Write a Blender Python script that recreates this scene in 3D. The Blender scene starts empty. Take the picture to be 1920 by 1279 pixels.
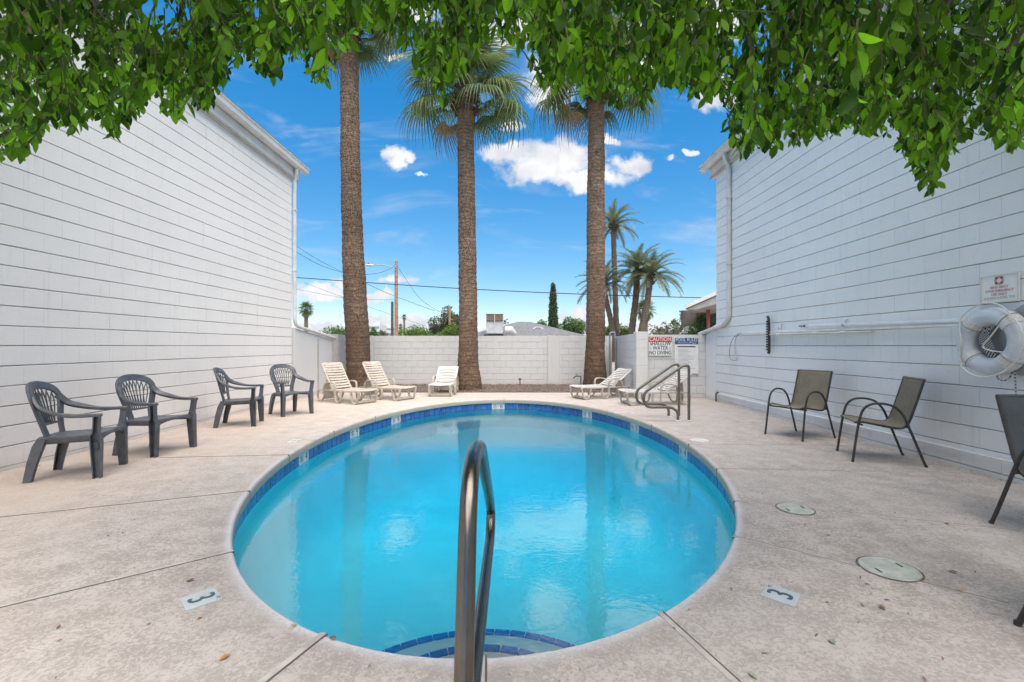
import bpy, math, random, mathutils
import numpy as np
from mathutils import Vector, Matrix

R = math.radians
sc = bpy.context.scene
COL = sc.collection
random.seed(7)
rng = np.random.default_rng(7)

# ------------------------------------------------------------------ camera
F, VX, VY, H = 859.0, 962.0, 648.5, 1.26        # photo pixels: focal length, vanishing point; eye height (m)
cd = bpy.data.cameras.new('camera'); cam = bpy.data.objects.new('camera', cd); COL.objects.link(cam)
cam.location = (0, 0, H); cam.rotation_euler = (R(90), 0, 0)
cd.sensor_width = 36; cd.lens = F / 1920 * 36
cd.shift_x = -(VX - 960) / 1920; cd.shift_y = (VY - 639.5) / 1920
cd.clip_start = 0.05; cd.clip_end = 3000
sc.camera = cam

# ------------------------------------------------------------------ light and exposure
SUN_EL, SUN_AZ = R(66), R(155)                   # azimuth clockwise from +Y (the view direction)
SUN_STRENGTH, SUN_ANGLE, SKY_STRENGTH, EXPOSURE = 4.1, R(72), 0.10, 1.0
sc.view_settings.view_transform = 'Standard'; sc.view_settings.look = 'None'
sc.view_settings.gamma = 1; sc.view_settings.use_curve_mapping = False
sc.view_settings.exposure = EXPOSURE
sd = bpy.data.lights.new('sun', 'SUN'); sd.energy = SUN_STRENGTH; sd.angle = SUN_ANGLE; sd.color = (1.0, 0.92, 0.82)
sun = bpy.data.objects.new('sun', sd); COL.objects.link(sun)
to_sun = Vector((math.sin(SUN_AZ) * math.cos(SUN_EL), math.cos(SUN_AZ) * math.cos(SUN_EL), math.sin(SUN_EL)))
sun.rotation_euler = to_sun.to_track_quat('Z', 'Y').to_euler(); sun.location = (6, -4, 12)

def nd(t, typ, **kw):
    n = t.nodes.new(typ)
    for k, v in kw.items():
        setattr(n, k, v)
    return n
def lk(t, a, b): t.links.new(a, b)
def val(t, op, a, b=None, c=None, clamp=False):
    n = t.nodes.new('ShaderNodeMath'); n.operation = op; n.use_clamp = clamp
    for i, x in enumerate((a, b, c)):
        if x is None: continue
        if isinstance(x, (int, float)): n.inputs[i].default_value = x
        else: lk(t, x, n.inputs[i])
    return n.outputs[0]
def vmath(t, op, a, b=None):
    n = t.nodes.new('ShaderNodeVectorMath'); n.operation = op
    for i, x in enumerate((a, b)):
        if x is None: continue
        if isinstance(x, (tuple, list)): n.inputs[i].default_value = x
        else: lk(t, x, n.inputs[i])
    return n.outputs['Value'] if op in ('LENGTH', 'DOT_PRODUCT') else n.outputs[0]
def mixc(t, fac, a, b, blend='MIX'):
    n = t.nodes.new('ShaderNodeMix'); n.data_type = 'RGBA'; n.blend_type = blend
    if isinstance(fac, (int, float)): n.inputs[0].default_value = fac
    else: lk(t, fac, n.inputs[0])
    for i, x in ((6, a), (7, b)):
        if isinstance(x, (tuple, list)): n.inputs[i].default_value = (*x[:3], 1)
        else: lk(t, x, n.inputs[i])
    return n.outputs[2]
def ramp(t, fac, lo, hi):
    n = t.nodes.new('ShaderNodeMapRange'); n.interpolation_type = 'SMOOTHSTEP'
    lk(t, fac, n.inputs[0]); n.inputs[1].default_value = lo; n.inputs[2].default_value = hi
    return n.outputs[0]
def noise(t, vec, scale, detail=4, rough=.55, dist=0.0, color=False):
    n = t.nodes.new('ShaderNodeTexNoise'); lk(t, vec, n.inputs['Vector'])
    n.inputs['Scale'].default_value = scale; n.inputs['Detail'].default_value = detail
    n.inputs['Roughness'].default_value = rough; n.inputs['Distortion'].default_value = dist
    return n.outputs['Color' if color else 'Fac']

# ------------------------------------------------------------------ sky: Nishita and fair-weather clouds by direction
w = bpy.data.worlds.new('World'); sc.world = w; w.use_nodes = True
t = w.node_tree; t.nodes.clear()
sky = nd(t, 'ShaderNodeTexSky', sky_type='NISHITA'); sky.sun_disc = False
sky.sun_elevation = SUN_EL; sky.sun_rotation = SUN_AZ; sky.altitude = 300; sky.air_density = 1.0; sky.dust_density = .25; sky.ozone_density = 2.5
hs = nd(t, 'ShaderNodeHueSaturation'); hs.inputs['Hue'].default_value = .500; hs.inputs['Saturation'].default_value = 1.82; hs.inputs['Value'].default_value = 1.6
gm = nd(t, 'ShaderNodeGamma'); gm.inputs[1].default_value = .65; lk(t, sky.outputs[0], gm.inputs[0]); lk(t, gm.outputs[0], hs.inputs['Color'])
tc = nd(t, 'ShaderNodeTexCoord'); D = tc.outputs['Generated']
sx = nd(t, 'ShaderNodeSeparateXYZ'); lk(t, D, sx.inputs[0])
dy = val(t, 'MAXIMUM', sx.outputs[1], .04)
uv = nd(t, 'ShaderNodeCombineXYZ'); lk(t, val(t, 'DIVIDE', sx.outputs[0], dy), uv.inputs[0]); lk(t, val(t, 'DIVIDE', sx.outputs[2], dy), uv.inputs[1])
n1 = vmath(t, 'SUBTRACT', noise(t, uv.outputs[0], 9, 3, .6, 0, True), (.5, .5, .5))
n2 = vmath(t, 'SUBTRACT', noise(t, uv.outputs[0], 34, 3, .6, 0, True), (.5, .5, .5))
P2 = vmath(t, 'ADD', uv.outputs[0], vmath(t, 'ADD', vmath(t, 'MULTIPLY', n1, (.11, .07, 0)), vmath(t, 'MULTIPLY', n2, (.045, .03, 0))))
blobs = [(1010, 322, 90, 30), (950, 292, 66, 24), (1068, 285, 70, 38), (1100, 332, 92, 26), (1178, 306, 42, 30), (1040, 300, 120, 40),
         (742, 298, 30, 26), (768, 296, 18, 12), (952, 242, 28, 15), (1257, 293, 10, 9), (1302, 293, 17, 9), (795, 320, 9, 6), (1145, 262, 16, 10),
         (600, 545, 70, 22), (655, 528, 40, 18), (740, 528, 48, 11), (700, 556, 34, 10), (690, 600, 60, 24), (775, 608, 60, 20), (560, 620, 120, 16),
         (1090, 600, 60, 24), (1240, 616, 120, 26), (1010, 628, 220, 12),
         (1030, 150, 60, 60), (1350, 165, 60, 45), (1290, 40, 150, 80), (640, 60, 70, 24), (740, 112, 26, 8), (760, 20, 90, 30), (960, 60, 150, 40), (1180, 130, 90, 40)]
acc = None
for (x, y, rx, ry) in blobs:
    q = vmath(t, 'MULTIPLY', vmath(t, 'SUBTRACT', P2, ((x - VX) / F, (VY - y) / F, 0)), (F / rx, F / ry, 0))
    v = val(t, 'SUBTRACT', 1.0, vmath(t, 'LENGTH', q))
    acc = v if acc is None else val(t, 'MAXIMUM', acc, v)
front = ramp(t, sx.outputs[1], .05, .2)
fine = noise(t, uv.outputs[0], 22, 4, .62)
dens = ramp(t, val(t, 'ADD', acc, val(t, 'MULTIPLY', val(t, 'SUBTRACT', fine, .5), .95)), .0, .55)
dens = val(t, 'MULTIPLY', dens, front)
# thin wisps and the same scattered cumulus all over the rest of the dome
zz = val(t, 'ADD', val(t, 'MAXIMUM', sx.outputs[2], 0.0), .12)
dome = nd(t, 'ShaderNodeCombineXYZ'); lk(t, val(t, 'DIVIDE', sx.outputs[0], zz), dome.inputs[0]); lk(t, val(t, 'DIVIDE', sx.outputs[1], zz), dome.inputs[1])
cum = ramp(t, noise(t, dome.outputs[0], 1.1, 4, .58), .50, .66)
notfront = val(t, 'SUBTRACT', 1.0, val(t, 'MULTIPLY', front, val(t, 'SUBTRACT', 1.0, ramp(t, val(t, 'DIVIDE', sx.outputs[2], dy), .50, .72))))
dens = val(t, 'MAXIMUM', dens, val(t, 'MULTIPLY', val(t, 'MULTIPLY', cum, .9), notfront))
wv = vmath(t, 'MULTIPLY', uv.outputs[0], (1.2, 5.0, 1))
wisp = val(t, 'MULTIPLY', ramp(t, noise(t, wv, 2.6, 4, .6, .6), .50, .82), .40)
dens = val(t, 'MAXIMUM', dens, val(t, 'MULTIPLY', wisp, front), clamp=True)
shade = ramp(t, noise(t, vmath(t, 'ADD', P2, (.3, .12, 0)), 11, 3, .6), .25, .7)
ccol = mixc(t, shade, (3.3, 3.5, 3.9), (5.1, 5.1, 5.15))
skyc = mixc(t, dens, hs.outputs[0], ccol)
bg = nd(t, 'ShaderNodeBackground'); lk(t, skyc, bg.inputs[0]); bg.inputs[1].default_value = SKY_STRENGTH
wo = nd(t, 'ShaderNodeOutputWorld'); lk(t, bg.outputs[0], wo.inputs[0])
sc.cycles.use_denoising = True; sc.cycles.use_adaptive_sampling = True; sc.cycles.adaptive_threshold = .025; sc.cycles.adaptive_min_samples = 24
sc.cycles.max_bounces = 6; sc.cycles.diffuse_bounces = 3; sc.cycles.glossy_bounces = 3; sc.cycles.transmission_bounces = 4; sc.cycles.transparent_max_bounces = 8
w.cycles.sampling_method = 'MANUAL'; w.cycles.sample_map_resolution = 512

# ------------------------------------------------------------------ helpers
def P(x, y, d): return Vector(((x - VX) * d / F, d, H - (y - VY) * d / F))      # photo pixel at depth d
def G(x, y, z=0.0): return P(x, y, (H - z) * F / (y - VY))                       # photo pixel on the level z

class MB:
    def __init__(s): s.v = []; s.f = []
    def add(s, vs, fs):
        o = len(s.v); s.v += [Vector(q) for q in vs]; s.f += [tuple(i + o for i in q) for q in fs]; return s
    def box(s, c, d, m=None, bev=0.0):
        x, y, z = d[0] / 2, d[1] / 2, d[2] / 2; c = Vector(c)
        if bev <= 0:
            vs = [Vector((i * x, j * y, k * z)) for i in (-1, 1) for j in (-1, 1) for k in (-1, 1)]
            fs = [(0, 1, 3, 2), (4, 6, 7, 5), (0, 4, 5, 1), (2, 3, 7, 6), (0, 2, 6, 4), (1, 5, 7, 3)]
        else:
            b = min(bev, x * .9, y * .9, z * .9); vs = []; idx = {}
            for i in (-1, 1):
                for j in (-1, 1):
                    for k in (-1, 1):
                        for ax in range(3):
                            p = [i * (x - b), j * (y - b), k * (z - b)]; p[ax] = (i * x, j * y, k * z)[ax]
                            idx[(i, j, k, ax)] = len(vs); vs.append(Vector(p))
            fs = []
            for ax in range(3):
                for sg in (-1, 1):
                    q = []
                    for (a, b2) in ((-1, -1), (1, -1), (1, 1), (-1, 1)):
                        e = [0, 0, 0]; e[ax] = sg; e[(ax + 1) % 3] = a; e[(ax + 2) % 3] = b2; q.append(idx[(*e, ax)])
                    fs.append(tuple(q if sg > 0 else q[::-1]))
            for ax in range(3):
                a1, a2 = (ax + 1) % 3, (ax + 2) % 3
                for s1 in (-1, 1):
                    for s2 in (-1, 1):
                        e0 = [0, 0, 0]; e0[ax] = -1; e0[a1] = s1; e0[a2] = s2; e1 = list(e0); e1[ax] = 1
                        q = (idx[(*e0, a1)], idx[(*e1, a1)], idx[(*e1, a2)], idx[(*e0, a2)])
                        fs.append(q if s1 * s2 > 0 else q[::-1])
            for i in (-1, 1):
                for j in (-1, 1):
                    for k in (-1, 1):
                        q = (idx[(i, j, k, 0)], idx[(i, j, k, 1)], idx[(i, j, k, 2)]); fs.append(q if i * j * k > 0 else q[::-1])
        if m is not None: vs = [m @ q for q in vs]
        return s.add([q + c for q in vs], fs)
    def tube(s, path, r, n=10, cap=True, ell=None):
        path = [Vector(p) for p in path]; N = len(path)
        rs = r if isinstance(r, (list, tuple)) else [r] * N
        tan = [(path[min(i + 1, N - 1)] - path[max(i - 1, 0)]).normalized() for i in range(N)]
        up = Vector((0, 0, 1)) if abs(tan[0].z) < .9 else Vector((1, 0, 0))
        a = tan[0].cross(up).normalized(); vs = []
        for i in range(N):
            a = (a - tan[i] * a.dot(tan[i]));
            a = a.normalized() if a.length > 1e-6 else tan[i].orthogonal().normalized()
            b = tan[i].cross(a)
            for k in range(n):
                g = 2 * math.pi * k / n; vs.append(path[i] + (a * math.cos(g) + b * math.sin(g)) * rs[i])
        fs = [(i * n + k, i * n + (k + 1) % n, (i + 1) * n + (k + 1) % n, (i + 1) * n + k) for i in range(N - 1) for k in range(n)]
        if cap: fs += [tuple(range(n))[::-1], tuple((N - 1) * n + k for k in range(n))]
        return s.add(vs, fs)
    def ribbon(s, path, wv, wd, th):
        """a bar of rectangular section: width vector wv (one or per point), width wd, thickness th"""
        path = [Vector(p) for p in path]; N = len(path); vs = []
        for i, p in enumerate(path):
            tg = (path[min(i + 1, N - 1)] - path[max(i - 1, 0)]).normalized()
            a = Vector(wv[i] if isinstance(wv, list) else wv); a = (a - tg * a.dot(tg)).normalized(); b = tg.cross(a)
            x = (wd[i] if isinstance(wd, list) else wd) / 2; y = (th[i] if isinstance(th, list) else th) / 2; c = .28 * min(x, y)
            for (ux, uy) in ((x - c, y), (x, y - c), (x, -y + c), (x - c, -y), (-x + c, -y), (-x, -y + c), (-x, y - c), (-x + c, y)):
                vs.append(p + a * ux + b * uy)
        fs = [(i * 8 + k, (i + 1) * 8 + k, (i + 1) * 8 + (k + 1) % 8, i * 8 + (k + 1) % 8) for i in range(N - 1) for k in range(8)]
        fs += [tuple(range(8)), tuple((N - 1) * 8 + k for k in range(8))[::-1]]
        return s.add(vs, fs)
    def loft(s, rings, close=True, cap=True):
        n = len(rings[0]); vs = [q for r_ in rings for q in r_]; fs = []
        for i in range(len(rings) - 1):
            for k in range(n if close else n - 1):
                fs.append((i * n + k, i * n + (k + 1) % n, (i + 1) * n + (k + 1) % n, (i + 1) * n + k))
        if cap: fs += [tuple(range(n))[::-1], tuple((len(rings) - 1) * n + k for k in range(n))]
        return s.add(vs, fs)
    def mesh(s, name, mat, smooth=False, off=None):
        me = bpy.data.meshes.new(name)
        me.from_pydata([tuple(q - off) if off is not None else tuple(q) for q in s.v], [], s.f)
        if mat: me.materials.append(mat)
        me.update()
        if smooth:
            me.shade_smooth()
            me.set_sharp_from_angle(angle=R(38))
        return me
    def build(s, name, mat, parent=None, smooth=False, world=False):
        off = wloc(parent) if (world and parent is not None) else None
        return link(name, s.mesh(name, mat, smooth, off), parent)

WL = {}
def wloc(o):
    v = Vector((0, 0, 0))
    while o is not None: v = v + o.location; o = o.parent
    return v
def link(name, me, parent=None):
    o = bpy.data.objects.new(name, me); COL.objects.link(o)
    if parent is not None: o.parent = parent
    return o
def tag(o, label=None, cat=None, group=None, kind=None):
    if label: o['label'] = label
    if cat: o['category'] = cat
    if group: o['group'] = group
    if kind: o['kind'] = kind
    return o
def thing(name, label, cat, loc=(0, 0, 0), rz=0.0, group=None):
    o = bpy.data.objects.new(name, None); COL.objects.link(o); o.location = loc; o.rotation_euler = (0, 0, rz); o.empty_display_size = .1
    return tag(o, label, cat, group)
def copy_tree(o, parent=None):
    c = o.copy(); COL.objects.link(c); c.parent = parent
    for ch in list(o.children): copy_tree(ch, c)
    return c
def spline(pts, n=8):
    """Catmull-Rom through the points"""
    pts = [Vector(p) for p in pts]; out = []
    for i in range(len(pts) - 1):
        p0, p1, p2, p3 = pts[max(i - 1, 0)], pts[i], pts[i + 1], pts[min(i + 2, len(pts) - 1)]
        for k in range(n):
            u = k / n
            out.append(.5 * ((2 * p1) + (p2 - p0) * u + (2 * p0 - 5 * p1 + 4 * p2 - p3) * u * u + (3 * p1 - p0 - 3 * p2 + p3) * u ** 3))
    return out + [pts[-1]]
def fillet(pts, r, n=6):
    """polyline with rounded corners"""
    pts = [Vector(p) for p in pts]; out = [pts[0]]
    for i in range(1, len(pts) - 1):
        a, b, c = pts[i - 1], pts[i], pts[i + 1]; rr = r[i - 1] if isinstance(r, list) else r
        d1, d2 = (a - b), (c - b); k = min(rr, d1.length * .49, d2.length * .49)
        p, q = b + d1.normalized() * k, b + d2.normalized() * k
        for j in range(n + 1):
            u = j / n; out.append(p * (1 - u) ** 2 + b * 2 * u * (1 - u) + q * u * u)
    return out + [pts[-1]]
def text(body, size, mat, parent, mw, name='lettering', ext=.0008, align='CENTER', sx=1.0):
    cu = bpy.data.curves.new(name, 'FONT'); cu.body = body; cu.size = size; cu.align_x = align; cu.align_y = 'CENTER'; cu.extrude = ext; cu.resolution_u = 3
    tmp = bpy.data.objects.new('tmp', cu); me = bpy.data.meshes.new_from_object(tmp); bpy.data.objects.remove(tmp); bpy.data.curves.remove(cu)
    me.transform(mw @ Matrix.Diagonal((sx, 1, 1, 1))); me.materials.clear(); me.materials.append(mat); me.name = name
    return link(name, me, parent)

# ------------------------------------------------------------------ materials
def newmat(name):
    m = bpy.data.materials.new(name); m.use_nodes = True; t = m.node_tree
    b = t.nodes['Principled BSDF']; g = t.nodes.new('ShaderNodeNewGeometry')
    return m, t, b, g.outputs['Position']
def bump(t, b, h, strength, dist):
    n = t.nodes.new('ShaderNodeBump'); n.inputs['Strength'].default_value = strength; n.inputs['Distance'].default_value = dist
    lk(t, h, n.inputs['Height']); lk(t, n.outputs[0], b.inputs['Normal']); return n
def mat(name, c, rough=.6, var=.12, scale=6.0, bstr=0.0, bscale=80.0, bdist=.002, metal=0.0, spec=.5):
    m, t, b, p = newmat(name)
    f = noise(t, p, scale, 5, .6)
    lo = tuple(x * (1 - var) for x in c); hi = tuple(min(1, x * (1 + var)) for x in c)
    lk(t, mixc(t, ramp(t, f, .3, .7), lo, hi), b.inputs['Base Color'])
    b.inputs['Roughness'].default_value = rough; b.inputs['Metallic'].default_value = metal; b.inputs['Specular IOR Level'].default_value = spec
    if bstr: bump(t, b, noise(t, p, bscale, 4, .6), bstr, bdist)
    return m
def paint_mat(name, c, dirt, pits=.5):
    """old white paint on concrete block: stains, runs, pores"""
    m, t, b, p = newmat(name)
    big = ramp(t, noise(t, p, .9, 5, .6), .35, .7)
    run = ramp(t, noise(t, vmath(t, 'MULTIPLY', p, (7, 7, .7)), 1.6, 6, .65), .56, .78)
    spot = ramp(t, noise(t, p, 5.5, 5, .7), .62, .74)
    oi = t.nodes.new('ShaderNodeObjectInfo')
    col = mixc(t, val(t, 'MULTIPLY', big, .35), c, tuple(x * .9 for x in c))
    col = mixc(t, val(t, 'MULTIPLY', val(t, 'SUBTRACT', oi.outputs['Random'], .5), .16), col, (1, 1, 1), 'ADD') if False else col
    col = mixc(t, val(t, 'MULTIPLY', oi.outputs['Random'], pits * .11), col, tuple(x * .72 for x in c))
    col = mixc(t, val(t, 'MULTIPLY', run, .34), col, dirt)
    col = mixc(t, val(t, 'MULTIPLY', spot, .26), col, dirt)
    # grime along the ground
    z = t.nodes.new('ShaderNodeSeparateXYZ'); lk(t, p, z.inputs[0])
    gr = val(t, 'MULTIPLY', val(t, 'SUBTRACT', 1.0, ramp(t, val(t, 'ADD', z.outputs[2], val(t, 'MULTIPLY', noise(t, p, 7, 4), .14)), .04, .24)), .45)
    col = mixc(t, gr, col, (.42, .37, .32))
    pit = ramp(t, noise(t, p, 95, 3, .6), .62, .72)
    mask = ramp(t, noise(t, p, 2.2, 3, .5), .42, .62)
    pm = val(t, 'MULTIPLY', pit, mask)
    col = mixc(t, val(t, 'MULTIPLY', pm, pits * .55), col, tuple(x * .55 for x in c))
    lk(t, col, b.inputs['Base Color']); b.inputs['Roughness'].default_value = .62; b.inputs['Specular IOR Level'].default_value = .3
    h = val(t, 'SUBTRACT', val(t, 'MULTIPLY', noise(t, p, 55, 5, .65), .5), val(t, 'MULTIPLY', pm, .9))
    bump(t, b, h, .5, .004)
    return m
M = {}
M['wall'] = paint_mat('white_block_paint', (.80, .765, .735), (.46, .43, .40), .45)
M['wall_r'] = paint_mat('shade_tinted_white_paint', (.80, .83, .85), (.48, .50, .52), 1.0)  # same white paint as the other building, tinted bluish to paint in shade
M['fence'] = paint_mat('fence_paint', (.67, .66, .64), (.5, .46, .41), .5)
M['mortar'] = mat('painted_mortar', (.42, .41, .40), .8, .2, 9)
M['trim'] = mat('trim_paint', (.66, .645, .61), .5, .08, 3, .15, 40)
M['trim_dark'] = mat('gutter_grey', (.42, .40, .37), .5, .12, 5)
M['roof'] = mat('roof_shingle', (.16, .155, .15), .9, .25, 10, .5, 30, .01)
M['pipe'] = mat('painted_pipe', (.60, .60, .58), .45, .1, 6)
M['pipe_grey'] = mat('grey_conduit', (.28, .31, .34), .5, .15, 8)
M['resin'] = mat('charcoal_resin', (.085, .091, .104), .43, .22, 14, .2, 220, .0006)
M['sling'] = None
M['bronze'] = mat('dark_bronze_frame', (.040, .036, .034), .38, .3, 30, spec=.5)
M['lounger_tan'] = mat('aged_beige_resin', (.50, .44, .37), .5, .12, 9, .1, 90)
M['lounger_white'] = mat('white_resin', (.57, .545, .515), .45, .07, 9, .1, 90)
M['lounger_leg'] = mat('dusty_resin_leg', (.43, .385, .325), .55, .2, 12)
M['steel'] = mat('stainless_steel', (.17, .15, .13), .27, .1, 12, .05, 30, metal=1.0)
M['rail'] = mat('bronze_rail', (.155, .138, .118), .4, .15, 20, metal=.35)
M['alu'] = mat('aluminium_pole', (.86, .86, .86), .34, .06, 8, metal=.45)
M['white'] = mat('sign_white', (.80, .80, .79), .45, .04, 8)
M['red'] = mat('sign_red', (.55, .045, .05), .45, .1, 30)
M['faded_red'] = mat('faded_red', (.52, .22, .23), .5, .1, 30)
M['blue'] = mat('sign_blue', (.022, .085, .26), .4, .1, 20)
M['black'] = mat('sign_black', (.02, .02, .022), .5, .1, 20)
M['grey_text'] = mat('grey_print', (.42, .42, .43), .6, .1, 20)
M['brush'] = mat('black_brush', (.035, .04, .045), .5, .2, 20)
M['rubber_tan'] = mat('tan_grip', (.36, .28, .17), .6, .15, 20)
M['buoy'] = mat('buoy_vinyl', (.57, .61, .66), .36, .08, 8)
M['rope_white'] = mat('white_rope', (.66, .65, .62), .8, .15, 60, .4, 300)
M['board'] = mat('grey_board', (.34, .36, .38), .6, .1, 6)
M['lid'] = mat('skimmer_lid', (.41, .43, .385), .6, .18, 12, .2, 60)
M['seal'] = mat('joint_sealant', (.44, .40, .365), .7, .2, 9)
M['groove'] = mat('joint_groove', (.11, .095, .085), .9, .3, 12)
M['plaque'] = mat('marker_tile', (.42, .47, .49), .3, .08, 14)
M['marker_ink'] = mat('marker_ink', (.06, .085, .10), .5, .1, 20)
M['worn'] = mat('worn_marker', (.60, .58, .55), .6, .15, 20)
M['glazed_white'] = mat('glazed_white_tile', (.56, .59, .61), .2, .06, 14)
M['wood_pole'] = mat('utility_pole', (.30, .19, .10), .85, .25, 5)
M['wood_dark'] = mat('weathered_pole', (.09, .08, .072), .85, .25, 5)
M['wire'] = mat('black_cable', (.02, .02, .022), .6, .1, 5)
M['metal_grey'] = mat('galvanised', (.48, .49, .50), .5, .12, 4)
M['cooler_pad'] = mat('cooler_pad', (.17, .12, .09), .9, .3, 12)
M['far_wall'] = mat('far_stucco', (.55, .55, .56), .9, .1, 1)
M['far_glass'] = mat('far_window', (.20, .24, .29), .3, .1, 1)
M['limb'] = mat('ficus_bark', (.20, .165, .13), .85, .25, 12, .4, 40)
M['twig'] = mat('green_twig', (.085, .085, .035), .7, .2, 12)
M['frond_stem'] = mat('frond_stem', (.24, .22, .09), .7, .2, 6)
M['boot'] = mat('palm_boots', (.15, .085, .05), .9, .35, 9)
M['dry_frond'] = mat('dry_frond', (.33, .26, .14), .85, .2, 6)
M['post_red'] = mat('red_brown_post', (.22, .05, .035), .6, .1, 6)
M['soffit'] = mat('soffit_grey', (.33, .33, .33), .8, .1, 4)

def sling_mat(name, c):
    m, t, b, p = newmat(name)
    wa = t.nodes.new('ShaderNodeTexWave'); wa.wave_type = 'BANDS'; wa.bands_direction = 'Z'; wa.inputs['Scale'].default_value = 140; lk(t, p, wa.inputs[0])
    f = ramp(t, noise(t, p, 9, 5, .6), .3, .7)
    lk(t, mixc(t, f, tuple(x * .86 for x in c), tuple(x * 1.1 for x in c)), b.inputs['Base Color']); b.inputs['Roughness'].default_value = .75
    bump(t, b, wa.outputs[0], .2, .0008)
    tr = t.nodes.new('ShaderNodeBsdfTranslucent'); tr.inputs[0].default_value = (*[min(1, x * 1.1) for x in c], 1)
    ms = t.nodes.new('ShaderNodeMixShader'); ms.inputs[0].default_value = .22
    lk(t, b.outputs[0], ms.inputs[1]); lk(t, tr.outputs[0], ms.inputs[2]); lk(t, ms.outputs[0], t.nodes['Material Output'].inputs[0])
    return m
M['sling'] = sling_mat('tan_sling', (.255, .222, .162)); M['sling_dark'] = sling_mat('slate_sling', (.075, .09, .10))

def foliage(name, c1, c2, trans, rough=.38, tmix=.42, spec=.5, tlo=1.0):
    """leaf colour runs from c1 to c2 by the per-leaf attribute"""
    m, t, b, p = newmat(name)
    at = t.nodes.new('ShaderNodeAttribute'); at.attribute_name = 'leafvar'
    f = at.outputs['Fac']
    lk(t, mixc(t, f, c1, c2), b.inputs['Base Color']); b.inputs['Roughness'].default_value = rough; b.inputs['Specular IOR Level'].default_value = spec
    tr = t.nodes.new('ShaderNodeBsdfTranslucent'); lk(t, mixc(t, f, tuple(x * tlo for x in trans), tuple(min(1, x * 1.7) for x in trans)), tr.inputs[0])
    ms = t.nodes.new('ShaderNodeMixShader'); ms.inputs[0].default_value = tmix
    lk(t, b.outputs[0], ms.inputs[1]); lk(t, tr.outputs[0], ms.inputs[2]); lk(t, ms.outputs[0], t.nodes['Material Output'].inputs[0])
    return m
M['leaf'] = foliage('ficus_leaf', (.014, .050, .011), (.22, .40, .024), (.14, .40, .012), .45, .48, .18, .16)
M['tree_a'] = foliage('mid_green_leaf', (.05, .10, .028), (.14, .22, .06), (.12, .21, .05), .6, .3)
M['tree_b'] = foliage('olive_leaf', (.06, .075, .04), (.15, .17, .10), (.12, .14, .07), .6, .3)
M['tree_c'] = foliage('bright_leaf', (.06, .12, .02), (.17, .27, .05), (.14, .24, .04), .6, .35)
M['cypress'] = foliage('cypress_leaf', (.045, .085, .035), (.11, .16, .075), (.08, .12, .05), .7, .25)
M['fan'] = foliage('fan_frond', (.06, .105, .04), (.14, .19, .075), (.14, .20, .06), .42, .35)
M['date'] = foliage('date_frond', (.11, .145, .085), (.23, .27, .17), (.17, .22, .12), .5, .3)

def trunk_mat(name, c1, c2, ring):
    m, t, b, p = newmat(name)
    z = t.nodes.new('ShaderNodeSeparateXYZ'); lk(t, p, z.inputs[0])
    warp = noise(t, p, 3.0, 4, .6)
    zz = val(t, 'ADD', val(t, 'MULTIPLY', z.outputs[2], ring), val(t, 'MULTIPLY', warp, 2.2))
    saw = val(t, 'FRACT', zz)
    crack = ramp(t, noise(t, vmath(t, 'MULTIPLY', p, (34, 34, 7)), 1.0, 4, .6), .5, .66)
    f = noise(t, vmath(t, 'MULTIPLY', p, (9, 9, 26)), 1.0, 5, .65)
    big = ramp(t, noise(t, p, 1.1, 4, .6), .35, .7)
    col = mixc(t, ramp(t, f, .3, .7), c1, c2)
    col = mixc(t, val(t, 'MULTIPLY', big, .5), col, tuple(x * .62 for x in c1))
    col = mixc(t, val(t, 'MULTIPLY', crack, .26), col, tuple(x * .28 for x in c1))
    edge = ramp(t, saw, .78, .98)
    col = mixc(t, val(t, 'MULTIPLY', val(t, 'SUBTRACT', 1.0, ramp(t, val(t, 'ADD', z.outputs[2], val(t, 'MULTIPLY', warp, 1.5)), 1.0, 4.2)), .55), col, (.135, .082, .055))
    col = mixc(t, val(t, 'MULTIPLY', edge, .75), col, tuple(x * .35 for x in c1))
    lk(t, col, b.inputs['Base Color']); b.inputs['Roughness'].default_value = .9; b.inputs['Specular IOR Level'].default_value = .2
    h = val(t, 'SUBTRACT', val(t, 'ADD', val(t, 'MULTIPLY', saw, .8), val(t, 'MULTIPLY', f, .8)), val(t, 'MULTIPLY', crack, .8))
    bump(t, b, h, .9, .03)
    return m
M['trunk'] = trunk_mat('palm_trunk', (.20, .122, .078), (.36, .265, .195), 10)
M['trunk_far'] = trunk_mat('far_palm_trunk', (.15, .11, .085), (.27, .215, .17), 5)

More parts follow.
